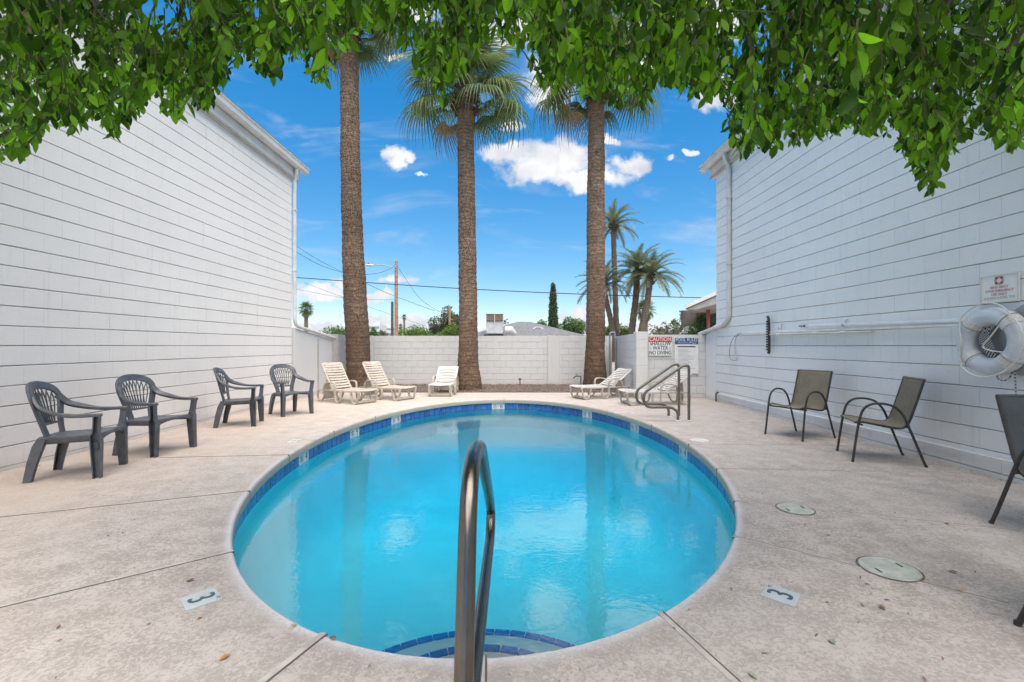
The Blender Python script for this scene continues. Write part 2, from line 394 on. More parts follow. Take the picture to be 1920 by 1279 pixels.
def deck_mat():
    m, t, b, p = newmat('knockdown_cool_deck')
    pw = vmath(t, 'ADD', p, vmath(t, 'MULTIPLY', noise(t, p, 14, 3, .5, 0, True), (.05, .05, 0)))
    n1 = noise(t, pw, 46, 4, .72, .8); n2 = noise(t, p, 90, 2, .6)
    flat = ramp(t, val(t, 'ADD', n1, val(t, 'ADD', val(t, 'MULTIPLY', val(t, 'SUBTRACT', n2, .5), .35), val(t, 'MULTIPLY', val(t, 'SUBTRACT', noise(t, p, 5, 4, .6), .5), .55))), .38, .62)
    big = ramp(t, noise(t, p, .55, 5, .6), .32, .68)
    col = mixc(t, flat, (.335, .29, .258), (.52, .466, .428))
    col = mixc(t, val(t, 'MULTIPLY', big, .38), col, (.475, .44, .415))
    wear = ramp(t, noise(t, vmath(t, 'MULTIPLY', p, (1, 2.2, 1)), 1.3, 5, .65, .8), .45, .75)
    col = mixc(t, val(t, 'MULTIPLY', wear, .40), col, (.36, .305, .265))
    # pinkish traffic stain on the chair side
    s = t.nodes.new('ShaderNodeSeparateXYZ'); lk(t, p, s.inputs[0])
    pink = ramp(t, val(t, 'ADD', val(t, 'MULTIPLY', s.outputs[0], -1.0), val(t, 'MULTIPLY', val(t, 'SUBTRACT', noise(t, p, .9, 4), .5), 3.0)), 2.4, 4.4)
    col = mixc(t, val(t, 'MULTIPLY', pink, .45), col, (.57, .445, .35))
    far = ramp(t, val(t, 'ADD', s.outputs[1], val(t, 'MULTIPLY', val(t, 'SUBTRACT', noise(t, p, .8, 4), .5), 3.0)), 7.0, 11.0)
    col = mixc(t, val(t, 'MULTIPLY', far, .45), col, (.52, .45, .385))
    dirt = ramp(t, noise(t, p, 2.6, 6, .7), .58, .74)
    col = mixc(t, val(t, 'MULTIPLY', dirt, .45), col, (.27, .225, .19))
    speck = ramp(t, noise(t, p, 120, 2, .5), .70, .76)
    col = mixc(t, val(t, 'MULTIPLY', speck, .5), col, (.16, .13, .11))
    # lime scale on the pool lip
    q = vmath(t, 'MULTIPLY', vmath(t, 'SUBTRACT', p, (-.2, 6.355, 0)), (1 / 2.48, 1 / 4.515, 0))
    e = vmath(t, 'LENGTH', q)
    scale = val(t, 'SUBTRACT', 1.0, ramp(t, val(t, 'ADD', e, val(t, 'MULTIPLY', val(t, 'SUBTRACT', n1, .5), .05)), .998, 1.014))
    near = val(t, 'SUBTRACT', 1.0, ramp(t, s.outputs[1], 3.0, 6.5))
    col = mixc(t, val(t, 'MULTIPLY', val(t, 'MULTIPLY', scale, near), .6), col, (.70, .70, .74))
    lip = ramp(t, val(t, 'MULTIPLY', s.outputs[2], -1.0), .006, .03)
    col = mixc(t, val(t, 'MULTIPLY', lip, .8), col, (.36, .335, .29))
    lk(t, col, b.inputs['Base Color']); b.inputs['Roughness'].default_value = .82; b.inputs['Specular IOR Level'].default_value = .25
    h = val(t, 'ADD', flat, val(t, 'MULTIPLY', n2, .5))
    bump(t, b, h, .42, .0035)
    return m
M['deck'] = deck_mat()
M['ground'] = mat('dusty_ground', (.30, .25, .20), .95, .25, .6)
M['gravel_bed'] = mat('gravel_bed', (.16, .12, .10), .95, .3, 20, .6, 60, .01)
M['stone'] = mat('gravel_stone', (.21, .165, .14), .9, .5, 33)

def tile_mat():
    m, t, b, p = newmat('blue_glazed_tile')
    oi = t.nodes.new('ShaderNodeObjectInfo')
    f = noise(t, p, 26, 5, .65, .8)
    c = mixc(t, ramp(t, f, .35, .68), (.012, .045, .17), (.06, .18, .42))
    c = mixc(t, val(t, 'MULTIPLY', oi.outputs['Random'], .75), c, (.03, .15, .45))
    c = mixc(t, val(t, 'MULTIPLY', ramp(t, noise(t, p, 12, 4), .6, .75), .3), c, (.35, .5, .62))
    lk(t, c, b.inputs['Base Color']); b.inputs['Roughness'].default_value = .16
    bump(t, b, f, .1, .002); return m
M['tile'] = tile_mat()
M['step_tile'] = mat('step_edge_tile', (.01, .19, .72), .2, .15, 20)
M['grout'] = mat('tile_grout', (.42, .47, .52), .8, .1, 9)
M['plaster'] = mat('pool_plaster', (.90, .91, .91), .7, .05, 1.2)
def water_mat():
    m = bpy.data.materials.new('pool_water'); m.use_nodes = True; t = m.node_tree; t.nodes.clear()
    g = t.nodes.new('ShaderNodeNewGeometry'); p = g.outputs['Position']
    pv = vmath(t, 'MULTIPLY', p, (1.0, 1.35, 1))
    h = val(t, 'ADD', val(t, 'MULTIPLY', noise(t, pv, 1.5, 2, .5, .4), .17), val(t, 'ADD', val(t, 'MULTIPLY', noise(t, pv, 8, 2, .5, .6), .11), val(t, 'MULTIPLY', noise(t, pv, 21, 2, .5, .4), .065)))
    bp = t.nodes.new('ShaderNodeBump'); bp.inputs['Strength'].default_value = .2; bp.inputs['Distance'].default_value = .045; lk(t, h, bp.inputs['Height'])
    fr = t.nodes.new('ShaderNodeFresnel'); fr.inputs['IOR'].default_value = 2.35; lk(t, bp.outputs[0], fr.inputs['Normal'])
    gl = t.nodes.new('ShaderNodeBsdfGlossy'); gl.inputs['Roughness'].default_value = .012; lk(t, bp.outputs[0], gl.inputs['Normal'])
    tr = t.nodes.new('ShaderNodeBsdfTransparent')
    ms = t.nodes.new('ShaderNodeMixShader'); lk(t, fr.outputs[0], ms.inputs[0]); lk(t, tr.outputs[0], ms.inputs[1]); lk(t, gl.outputs[0], ms.inputs[2])
    va = t.nodes.new('ShaderNodeVolumeAbsorption'); va.inputs['Color'].default_value = (.16, .912, .985, 1); va.inputs['Density'].default_value = .85
    o = t.nodes.new('ShaderNodeOutputMaterial'); lk(t, ms.outputs[0], o.inputs[0]); lk(t, va.outputs[0], o.inputs[1])
    return m
M['water'] = water_mat()

# ------------------------------------------------------------------ ground, deck, pool
PC, PA, PB = Vector((-.2, 6.355, 0)), 2.48, 4.515
XL, XR = -5.11, 4.63                       # block faces of the two buildings
YLE, YRE = 10.58, 10.44                    # their far corners
YF = 14.8                                  # back fence
WATER_Z = -.235
def ell(a, off=0.0): return Vector((PC.x + (PA + off) * math.cos(a), PC.y + (PB + off) * math.sin(a), 0))
def ring_sheet(inner, outer, z, name, m, mids=6, parent=None):
    mb = MB(); n = len(inner); vs = []
    for k in range(mids + 1):
        u = (k / mids) ** 1.6
        vs += [inner[i].lerp(outer[i], u) + Vector((0, 0, z)) for i in range(n)]
    fs = [(k * n + i, (k + 1) * n + i, (k + 1) * n + (i + 1) % n, k * n + (i + 1) % n) for k in range(mids) for i in range(n)]
    mb.add(vs, fs); return mb
def rect_ray(c, a, x0, x1, y0, y1):
    dx, dy = math.cos(a), math.sin(a); k = 1e9
    if dx > 1e-9: k = min(k, (x1 - c.x) / dx)
    if dx < -1e-9: k = min(k, (x0 - c.x) / dx)
    if dy > 1e-9: k = min(k, (y1 - c.y) / dy)
    if dy < -1e-9: k = min(k, (y0 - c.y) / dy)
    return Vector((c.x + dx * k, c.y + dy * k, 0))
NE = 224
DX0, DX1, DY0, DY1 = XL - .02, XR + .02, -7.0, 12.35
angs = sorted([2 * math.pi * i / NE for i in range(NE)] + [math.atan2(y - PC.y, x - PC.x) % (2 * math.pi) for x in (DX0, DX1) for y in (DY0, DY1)])
geo = []
for a in angs:     # a: geometric direction; the matching ellipse parameter
    e = math.atan2(math.sin(a) / PB, math.cos(a) / PA); geo.append(e)
inner = [ell(e) for e in geo]; outer = [rect_ray(PC, a, DX0, DX1, DY0, DY1) for a in angs]
mb = ring_sheet(inner, outer, 0, 'pool_deck', None, 7)
prof = [(-.010, -.004), (-.018, -.014), (-.021, -.028), (-.021, -.082), (-.015, -.096), (.0, -.100), (.05, -.100)]
n = len(geo); base = len(mb.v)
for (o_, z_) in prof: mb.v += [ell(e, o_) + Vector((0, 0, z_)) for e in geo]
for k in range(len(prof)):
    a0 = 0 if k == 0 else base + (k - 1) * n; b0 = base + k * n
    for i in range(n): mb.f.append((a0 + i, a0 + (i + 1) % n, b0 + (i + 1) % n, b0 + i))
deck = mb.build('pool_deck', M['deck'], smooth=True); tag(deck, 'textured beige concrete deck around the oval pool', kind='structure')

gi = [rect_ray(PC, a, -4.6, 4.2, -6.5, 12.2) for a in angs]; go = [rect_ray(PC, a, -900, 900, -600, 1500) for a in angs]
g = ring_sheet(gi, go, -.03, 'ground', None, 5).build('ground', M['ground']); tag(g, 'dusty ground beyond the deck and fence', kind='structure')

TW = .030                                   # tile wall stands back behind the lip
pool = thing('swimming_pool', 'oval swimming pool with blue waterline tiles', None, (PC.x, PC.y, 0)); pool['kind'] = 'structure'
def floor_z(y): return -1.05 - .75 * max(0, min(1, (y - 2.6) / 6.5))
mb = MB(); NP = 128; rings = []
for k, (s_, f_) in enumerate([(1.0, 0), (1.0, .2), (.997, .36), (.985, .50), (.963, .63), (.93, .75), (.885, .85), (.83, .92), (.76, .97), (.66, 1.0), (.5, 1.0), (.3, 1.0), (.02, 1.0)]):
    r_ = []
    for i in range(NP):
        a = 2 * math.pi * i / NP; p = ell(a, TW + .012); p = PC + (p - PC) * s_; z0 = -.255; zf = floor_z(p.y)
        p.z = z0 + (zf - z0) * f_; r_.append(p)
    rings.append(r_)
mb.loft([r_[::-1] for r_ in rings], cap=False); mb.f.append(tuple(len(mb.v) - NP + i for i in range(NP)))
mb.build('pool_shell', M['plaster'], pool, True, True)
mb = MB(); mb.loft([[ell(-2 * math.pi * i / NP, TW + .014) + Vector((0, 0, z)) for i in range(NP)] for z in (-.07, -.262)], cap=False)
mb.build('grout_band', M['grout'], pool, True, True)
# waterline tiles, each its own piece; white depth markers take the place of two tiles
def arc_table(off, n=4000):
    pts = [ell(2 * math.pi * i / n, off) for i in range(n + 1)]; L = [0]
    for i in range(n): L.append(L[-1] + (pts[i + 1] - pts[i]).length)
    return L
L_ = arc_table(TW); per = L_[-1]; NT = 148; pitch = per / NT
def arc_ang(s):
    s = s % per; i = int(np.searchsorted(L_, s)); return 2 * math.pi * i / (len(L_) - 1)
tile_me = MB().box((0, 0, 0), (pitch - .010, .012, .150), None, .003).mesh('tile', M['tile'])
mark_me = MB().box((0, 0, 0), (pitch - .004, .015, .150), None, .003).mesh('depth_marker', M['glazed_white'])
def ell_frame(a, off):
    p = ell(a, off); nrm = Vector((math.cos(a) * PB, math.sin(a) * PA, 0)).normalized()
    return p, nrm                                                           # outward normal
marks = [(573, 855, '4'), (670, 808, '5'), (750, 784, '6'), (942, 762, '6'), (1109, 778, '6'), (1187, 803, '5'), (1277, 848, '4')]
mark_at = {}
for (x, y, dg) in marks:
    p = G(x, y, -.17); a = math.atan2((p.y - PC.y) / PB, (p.x - PC.x) / PA) % (2 * math.pi)
    s_ = L_[int(a / (2 * math.pi) * (len(L_) - 1))]; k = int(round(s_ / pitch - .5)) % NT
    mark_at[k] = dg; mark_at[(k + 1) % NT] = 'icon'
def ringmesh(mb, r0, r1, z0, n=20):
    vs = []; 
    for i in range(n):
        c, s_ = math.cos(2 * math.pi * i / n), math.sin(2 * math.pi * i / n)
        vs += [(c * r0, s_ * r0, z0), (c * r1, s_ * r1, z0)]
    mb.add(vs, [(2 * i, 2 * i + 1, (2 * i + 3) % (2 * n), (2 * i + 2) % (2 * n)) for i in range(n)])
icon_mb = MB(); ringmesh(icon_mb, .040, .047, 0); icon_mb.box((0, 0, .0005), (.008, .085, .001), Matrix.Rotation(R(45), 3, 'Z'))
icon_mb.box((.004, .006, .0003), (.012, .045, .001), Matrix.Rotation(R(-30), 3, 'Z')); icon_mb.box((-.014, -.02, .0003), (.04, .007, .001))
icon_me = icon_mb.mesh('no_diving_symbol', M['black'])
for k in range(NT):
    a = arc_ang((k + .5) * pitch); p, nrm = ell_frame(a, TW); rz = math.atan2(nrm.y, nrm.x) - math.pi / 2
    kind = mark_at.get(k)
    o = link('depth_marker' if kind else 'tile', mark_me if kind else tile_me, pool)
    o.location = p - PC + Vector((0, 0, -.178)) - nrm * .0; o.rotation_euler = (0, 0, rz)
    if kind:
        # reads from the water: text plane faces -normal (local -y)
        mw = Matrix.Translation((0, -.0085, 0)) @ Matrix.Rotation(R(90), 4, 'X')
        if kind == 'icon': c = link('no_diving_symbol', icon_me, o); c.matrix_local = mw
        else: text(kind, .15, M['black'], o, mw, 'digit')
# entry steps with blue nosing tiles at the near end
SC = Vector((-.16, 1.86, 0))
for (r_, z_, zb) in ((.62, -.36, -.62), (.98, -.50, -1.0)):
    mb = MB(); NS = 40; top = [SC + Vector((r_ * math.cos(a), r_ * math.sin(a), z_)) for a in [R(-10 + 200 * i / NS) for i in range(NS + 1)]]
    bot = [Vector((p.x, p.y, zb - .5)) for p in top]; c0 = len(top) * 2
    mb.add(top + bot + [SC + Vector((0, 0, z_))], [(i + 1, i, i + len(top), i + 1 + len(top)) for i in range(NS)] + [(i, i + 1, c0) for i in range(NS)])
    st = mb.build('step', M['plaster'], pool, True, True)
    nt = int(r_ * math.pi / .105)
    nm = MB().box((0, 0, 0), (.088, .048, .016), None, .002).mesh('nosing_tile', M['step_tile'])
    for i in range(nt):
        a = R(8) + (math.pi - R(16)) * (i + .5) / nt; p = SC + Vector(((r_ - .03) * math.cos(a), (r_ - .03) * math.sin(a), z_ + .002))
        o = link('nosing_tile', nm, st); o.location = p - PC; o.rotation_euler = (0, 0, a - math.pi / 2)
# pool floor fittings
# water body
mb = MB(); NW = 160
vs = [PC + Vector((0, 0, WATER_Z))]
for k in range(1, 9): vs += [PC + (ell(2 * math.pi * i / NW, TW + .006) - PC) * (k / 8) + Vector((0, 0, WATER_Z)) for i in range(NW)]
fs = [(0, 1 + i, 1 + (i + 1) % NW) for i in range(NW)]
for k in range(7): fs += [(1 + k * NW + i, 1 + (k + 1) * NW + i, 1 + (k + 1) * NW + (i + 1) % NW, 1 + k * NW + (i + 1) % NW) for i in range(NW)]
b0 = len(vs); t0 = 1 + 7 * NW
vs += [Vector((v.x, v.y, -2.4)) for v in vs[t0:t0 + NW]]
fs += [(t0 + i, b0 + i, b0 + (i + 1) % NW, t0 + (i + 1) % NW) for i in range(NW)] + [tuple(b0 + NW - 1 - i for i in range(NW))]
mb.add(vs, fs); wt = mb.build('pool_water', M['water'], None, True); tag(wt, 'clear blue rippled pool water', kind='structure')

# expansion joints in the deck: a strip of sealant with a dark groove, running down over the lip
def joint(p, q, wd=.016, sub=True):
    p, q = Vector(p), Vector(q); d = (q - p); L = d.length; a = math.atan2(d.y, d.x); m = Matrix.Rotation(a, 3, 'Z'); c = (p + q) / 2; nn = Vector((-math.sin(a), math.cos(a), 0))
    mb = MB(); mb.box(Vector((c.x, c.y, .001)), (L, wd, .006), m, .0015); s_ = mb.build('expansion_joint', M['seal'], deck)
    mb = MB(); mb.box(Vector((c.x, c.y, .0005)) + nn * (wd / 2 + .0045), (L, .008, .004), m); mb.build('groove', M['groove'], s_)
def lipcut(x, y):
    p = G(x, y); a = math.atan2((p.y - PC.y) / PB, (p.x - PC.x) / PA); e, nrm = ell_frame(a, -.0205); rz = math.atan2(nrm.y, nrm.x)
    MB().box(Vector((e.x, e.y, -.047)) + nrm * .004, (.012, .009, .098), Matrix.Rotation(rz, 3, 'Z')).build('lip_groove', M['groove'], deck)
    return e
JT = [((434, 1034), (0, 1138)), ((613, 1180), (400, 1350)), ((1264, 1177), (1450, 1345)), ((1393, 1013), (1895, 1135)), ((1384, 941), (1915, 997)),
      ((905, 1240), (903, 1500)), ((461, 921), (0, 969))]
for i, (a, b) in enumerate(JT):
    e = lipcut(*a); q = G(*b); joint(Vector((e.x, e.y, 0)), q, .028 if i in (1, 2) else .016)
for (a, b) in (((1353, 880), (1838, 888)), ((1292, 833), (1640, 836)), ((536, 853), (300, 858))):
    e = lipcut(*a); q = G(*b); joint(Vector((e.x, e.y, 0)), q, .008)
for (x, y) in ((623, 808), (703, 781), (1219, 797), (1139, 770), (945, 748)): lipcut(x, y)

# gravel bed before the back fence
mb = MB(); mb.box((-.95, (12.36 + YF) / 2, -.02), (8.4, YF - 12.36, .06)); tag(mb.build('gravel_bed', M['gravel_bed']), 'brown gravel strip along the back fence', kind='structure')
NG = 9000; base_v = np.array([[1, 0, -.3], [-.3, .9, -.4], [-.6, -.8, -.3], [.1, .1, .7]]); base_f = np.array([[0, 1, 3], [1, 2, 3], [2, 0, 3], [0, 2, 1]])
def instanced(name, bv, bf, Rm, T, S, m, var=None, parent=None, smooth=False, off=None):
    """one mesh holding many copies of a small base shape"""
    n = len(T); k = len(bv)
    V = np.einsum('nij,kj->nki', Rm, bv) * S[:, None, None] + T[:, None, :]
    if off is not None: V = V - np.array(off)[None, None, :]
    V = V.reshape(-1, 3).astype(np.float32); nf, fl = bf.shape
    idx = (bf[None] + (np.arange(n) * k)[:, None, None]).reshape(-1).astype(np.int32)
    me = bpy.data.meshes.new(name); me.vertices.add(len(V)); me.vertices.foreach_set('co', V.ravel())
    me.loops.add(len(idx)); me.loops.foreach_set('vertex_index', idx)
    me.polygons.add(n * nf); me.polygons.foreach_set('loop_start', np.arange(0, n * nf * fl, fl, dtype=np.int32))
    if var is not None:
        at = me.attributes.new('leafvar', 'FLOAT', 'POINT'); at.data.foreach_set('value', np.repeat(var, k).astype(np.float32))
    me.materials.append(m); me.update(calc_edges=True); me.validate()
    if smooth: me.shade_smooth()
    return link(name, me, parent)
def rand_rot(n):
    q = rng.normal(size=(n, 4)); q /= np.linalg.norm(q, axis=1)[:, None]; a, b, c, d = q.T
    return np.stack([1 - 2 * (c * c + d * d), 2 * (b * c - a * d), 2 * (b * d + a * c), 2 * (b * c + a * d), 1 - 2 * (b * b + d * d), 2 * (c * d - a * b),
                     2 * (b * d - a * c), 2 * (c * d + a * b), 1 - 2 * (b * b + c * c)], 1).reshape(n, 3, 3)
T = np.stack([rng.uniform(-5.0, 3.1, NG), rng.uniform(12.37, YF - .05, NG), rng.uniform(.005, .03, NG)], 1)
tag(instanced('gravel', base_v, base_f, rand_rot(NG), T, rng.uniform(.012, .035, NG), M['stone']), 'loose brown gravel stones under the palms', 'gravel', kind='stuff')

# ------------------------------------------------------------------ block walls
CH = .2032; BL = .4064
def block_mesh(L, h, dep, ch, jit, seed, m, name='block', cv=None):
    cv = ch if cv is None else cv
    r_ = random.Random(seed); mb = MB(); x, z = L / 2, h / 2
    back = [(-x, dep, -z), (x, dep, -z), (x, dep, z), (-x, dep, z)]
    mid = [(-x, ch, -z), (x, ch, -z), (x, ch, z), (-x, ch, z)]
    fr = [(sx_ * (x - cv) + (r_.uniform(-jit, jit) if cv > .002 else 0), r_.uniform(-jit, jit) * .5, sz * (z - ch) + r_.uniform(-jit, jit)) for sx_, sz in ((-1, -1), (1, -1), (1, 1), (-1, 1))]
    mb.add(back + mid + fr, [(8, 9, 10, 11)] + [(4 + i, 4 + (i + 1) % 4, 8 + (i + 1) % 4, 8 + i) for i in range(4)] + [(i, (i + 1) % 4, 4 + (i + 1) % 4, 4 + i) for i in range(4)])
    return mb.mesh(name, m)
def project(p): return (VX + p.x * F / p.y, VY - (p.z - H) * F / p.y) if p.y > .2 else None
def block_wall(part, origin, rz, length, zs, m, gh, gv, dep, limit=300, half=True, hide=None, jit=.0012, cv=.0035):
    """courses of blocks on the plane through origin; local x runs along the wall, local -y is the face"""
    rot = Matrix.Rotation(rz, 3, 'Z'); pl = wloc(part); cells = []
    for ci, z0 in enumerate(zs):
        x = 0.0; first = BL / 2 if (ci % 2 and half) else BL
        while x < length - .02:
            L = min(first if x == 0 else BL, length - x)
            cells.append((x + L / 2, z0 + CH / 2, L)); x += L
    scored = []
    for c in cells:
        p = Vector(origin) + rot @ Vector((c[0], 0, 0)); p.z = c[1]; q = project(p)
        s_ = 0
        if q and -30 < q[0] < 1950 and 0 < q[1] < 1279 and not (hide and hide(*q)):
            s_ = 1 / p.y ** 2
        scored.append((s_, c, p))
    scored.sort(key=lambda e: -e[0]); rest = MB(); cache = {}; k = 0
    for (s_, c, p) in scored:
        if s_ > 0 and k < limit:
            key = (round(c[2], 3), random.randrange(5))
            if key not in cache: cache[key] = block_mesh(c[2] - gv, CH - gh, dep, .0035, jit, hash(key) % 999, m, cv=cv)
            o = link('block', cache[key], part); o.location = p - pl; o.rotation_euler = (random.uniform(-.002, .002), 0, rz + random.uniform(-.0015, .0015)); o.location.z += random.uniform(-.0012, .0012); k += 1
        else:
            x, z = (c[2] - gv) / 2, (CH - gh) / 2
            rest.box(p + rot @ Vector((0, dep / 2, 0)), (x * 2, dep, z * 2), rot)
    if rest.f:
        o = rest.build('block_courses', m, part, False, True); o['kind'] = 'stuff'
    return k

zs_all = [H + CH * k for k in range(-6, 19)]
FOL = [(0, 345), (30, 318), (60, 275), (130, 270), (200, 275), (240, 240), (285, 185), (330, 240), (382, 222), (400, 165), (450, 132), (500, 165), (560, 132), (600, 180),
       (640, 115), (700, 75), (740, 80), (770, 112), (792, 165), (825, 205), (850, 172), (870, 140), (900, 104), (950, 106), (1000, 112), (1030, 190), (1062, 152),
       (1100, 200), (1150, 230), (1200, 215), (1250, 182), (1300, 200), (1330, 204), (1352, 165), (1374, 245), (1400, 310), (1450, 302), (1500, 292), (1560, 282), (1600, 270),
       (1650, 266), (1700, 268), (1722, 352), (1740, 378), (1760, 340), (1790, 285), (1850, 290), (1900, 302), (1925, 285)]
fx, fy = [a for a, b in FOL], [b for a, b in FOL]
def fol_y(x): return float(np.interp(x, fx, fy, left=330, right=290))
hidden = lambda x, y: y < fol_y(x) - 40

def building(side, label, m, loc_y1, face):
    """side -1: left of the pool, +1: right; long block wall facing the pool, eave, gutter and downspout"""
    y0 = -7.0; L = loc_y1 - y0
    b = thing('motel_building', label, 'building', (face, loc_y1 / 2, 0))
    mb = MB(); w_ = 6.5
    mb.box((face + side * (.020 + w_ / 2), (y0 + loc_y1) / 2 - .01, 2.62), (w_, L - .06, 5.3))
    wall = mb.build('wall', M['mortar'], b, False, True)
    # the wall's bottom half-course and body
    if side < 0: block_wall(wall, (face, y0, 0), R(90), L, zs_all, m, .0105, .0006, .05, 300, hide=hidden, jit=.0006, cv=.0004)
    else: block_wall(wall, (face, loc_y1, 0), R(-90), L, zs_all, m, .0095, .0016, .05, 300, hide=hidden, jit=.0009, cv=.0012)
    mb = MB(); mb.box((face + side * .018, (y0 + loc_y1) / 2, .017), (.05, L - .01, .045)); mb.build('footing', m, b, False, True)
    top = zs_all[-1] + CH
    i = -side       # towards the pool
    mb = MB(); mb.box((face + i * .012, (y0 + loc_y1) / 2 + .10, top + .17), (.10, L + .26, .335), None, .006); mb.build('fascia', M['trim'], b, False, True)
    mb = MB(); mb.box((face + i * .052, (y0 + loc_y1) / 2 + .09, top + .022), (.05, L + .22, .045), None, .006); mb.build('fascia_moulding', M['trim_dark'], b, False, True)
    # gutter: open trough
    mb = MB(); gx = face + i * .075; pr = [(0, .34), (0, .245), (.02, .225), (.09, .225), (.125, .26), (.135, .345), (.155, .36), (.155, .372), (.125, .368), (.115, .27), (.085, .24), (.012, .24), (.010, .34)]
    mb.loft([[Vector((gx + i * u, yy, top + v)) for (u, v) in (pr if i > 0 else pr[::-1])] for yy in (y0, loc_y1 + .42)]); mb.build('gutter', M['trim'], b, False, True)
    # roof slab sloping up away from the pool
    mb = MB(); yy0, yy1 = y0, loc_y1 + .40; ex = face + i * .16
    for (x_, z_) in ((ex, top + .38), (face + side * 4.2, top + 1.7)):
        mb.v += [Vector((x_, yy0, z_)), Vector((x_, yy1, z_)), Vector((x_, yy1, z_ + .07)), Vector((x_, yy0, z_ + .07))]
    mb.f += [(0, 1, 5, 4), (3, 7, 6, 2), (0, 3, 2, 1), (1, 2, 6, 5), (0, 4, 7, 3), (4, 5, 6, 7)]
    mb.build('roof', M['roof'], b, False, True)
    return b, top
lb, top = building(-1, 'long white block building beside the plastic chairs', M['wall'], YLE, XL)
rb, top = building(1, 'long white block building with ring buoy and poles on its wall', M['wall_r'], YRE, XR)
def pipe_part(b, pts, r, name, m, rad=.06, n=10):
    return MB().tube(fillet(pts, rad, 5), r, n).build(name, m, b, True, True)
# downspouts
ds = pipe_part(lb, [(XL + .12, YLE - .03, top + .24), (XL + .12, YLE - .03, top + .12), (XL + .05, YLE + .03, top - .02), (XL + .05, YLE + .03, 1.85), (XL + .06, YLE + .12, 1.72), (XL + .06, 13.0, 1.47)], .042, 'downspout', M['pipe'], .12)
ds = pipe_part(rb, [(XR - .14, 9.72, top + .24), (XR - .14, 9.72, top + .08), (XR - .05, 9.72, top - .06), (XR - .05, 9.72, 1.84), (XR - .05, 9.95, 1.72), (XR - .05, 11.25, 1.55)], .045, 'downspout', M['pipe'], .14)
for zz in (4.4, 3.0):
    MB().box((XR - .05, 9.72, zz), (.10, .105, .03), None, .003).build('pipe_strap', M['pipe'], rb, False, True)
    MB().box((XL + .05, YLE + .03, zz), (.095, .10, .03), None, .003).build('pipe_strap', M['pipe'], lb, False, True)
# thin conduit low along the right wall and its stub at the corner
pipe_part(rb, [(XR - .018, YRE - .12, .02), (XR - .018, YRE - .12, .17), (XR - .018, YRE - .35, .185), (XR - .018, 2.2, .185)], .011, 'conduit', M['wall_r'], .05, 8)
pipe_part(rb, [(XR - .03, YRE - .05, .0), (XR - .03, YRE - .05, .19), (XR - .03, YRE - .16, .21)], .016, 'pipe_stub', M['wood_dark'], .04, 8)

# ------------------------------------------------------------------ fences
def fence(label, name, a, b, z1, m=None, th=.18, gh=.010, gv=.009, z0=-.02, limit=300, rec=.011):
    m = m or M['fence']; a, b = Vector((*a, 0)), Vector((*b, 0)); d = b - a; L = d.length; rz = math.atan2(d.y, d.x)
    f = thing(name, label, 'wall', ((a + b) / 2))
    rot = Matrix.Rotation(rz, 3, 'Z'); nn = rot @ Vector((0, 1, 0))
    mb = MB(); c = (a + b) / 2 + nn * (rec + th / 2); mb.box(Vector((c.x, c.y, (z0 + z1 - .004) / 2)), (L - .004, th, z1 - .004 - z0), rot)
    core = mb.build('wall', m, f, False, True)
    nC = int(round((z1 - z0) / CH)); zs = [z1 - CH * (k + 1) for k in range(nC)]
    block_wall(core, a, rz, L, zs, m, gh, gv, .03, limit)
    return f
# the face of a wall from a to b is on its right-hand side (local -y)
bf = fence('low white block fence behind the palms and gravel bed', 'block_fence', (XL, YF), (3.2, YF), 1.585)
for x in (1038, 690):
    c = P(x, 700, YF); MB().box((c.x, YF - .012, .79), (.37, .05, 1.60), None, .004).build('pilaster', M['fence'], bf, False, True)
lf = fence('white block side fence between the left building and the leaning palm', 'block_fence', (XL - .06, YLE + .06), (XL - .06, YF - .012), 1.60)
rf = fence('bright white return wall running back from the pillar to the fence', 'block_fence', (3.28, YF - .012), (2.95, 11.12), 1.56)
sw = fence('short white block wall carrying the pool signs', 'block_fence', (3.20, 11.02), (XR + .04, 11.02), 1.53)
pl = thing('wall_pillar', 'square white block pillar beside the caution sign', 'pillar', (3.06, 11.0, 0))
mb = MB().box((3.06, 11.0, .79), (.262, .262, 1.58)); pc = mb.build('core', M['fence'], pl, False, True)
for k in range(8):
    MB().box((3.06, 11.0, 1.60 - CH * (k + .5)), (.272, .272, CH - .007), None, .004).build('block', M['fence'], pl, False, True)
# short low wall from the right building's corner to the sign wall, sloping coping
mb = MB(); mb.add([(XR - .002, YRE + .01, -.02), (XR - .002, 11.0, -.02), (XR - .002, 11.0, 1.50), (XR - .002, YRE + .01, 1.66), (XR + .2, YRE + .01, -.02), (XR + .2, 11.0, -.02), (XR + .2, 11.0, 1.50), (XR + .2, YRE + .01, 1.66)],
              [(3, 2, 1, 0), (4, 5, 6, 7), (0, 1, 5, 4), (1, 2, 6, 5), (2, 3, 7, 6), (3, 0, 4, 7)])
sr = thing('stub_wall', 'short low wall with sloping cap between right building and sign wall', 'wall', (XR, 10.7, 0)); mb.build('wall', M['wall_r'], sr, False, True)
mb = MB(); mb.tube([(XR + .05, YRE + .012, 1.70), (XR + .05, 11.3, 1.50)], .075, 4); mb.build('cap', M['trim'], sr, False, True)
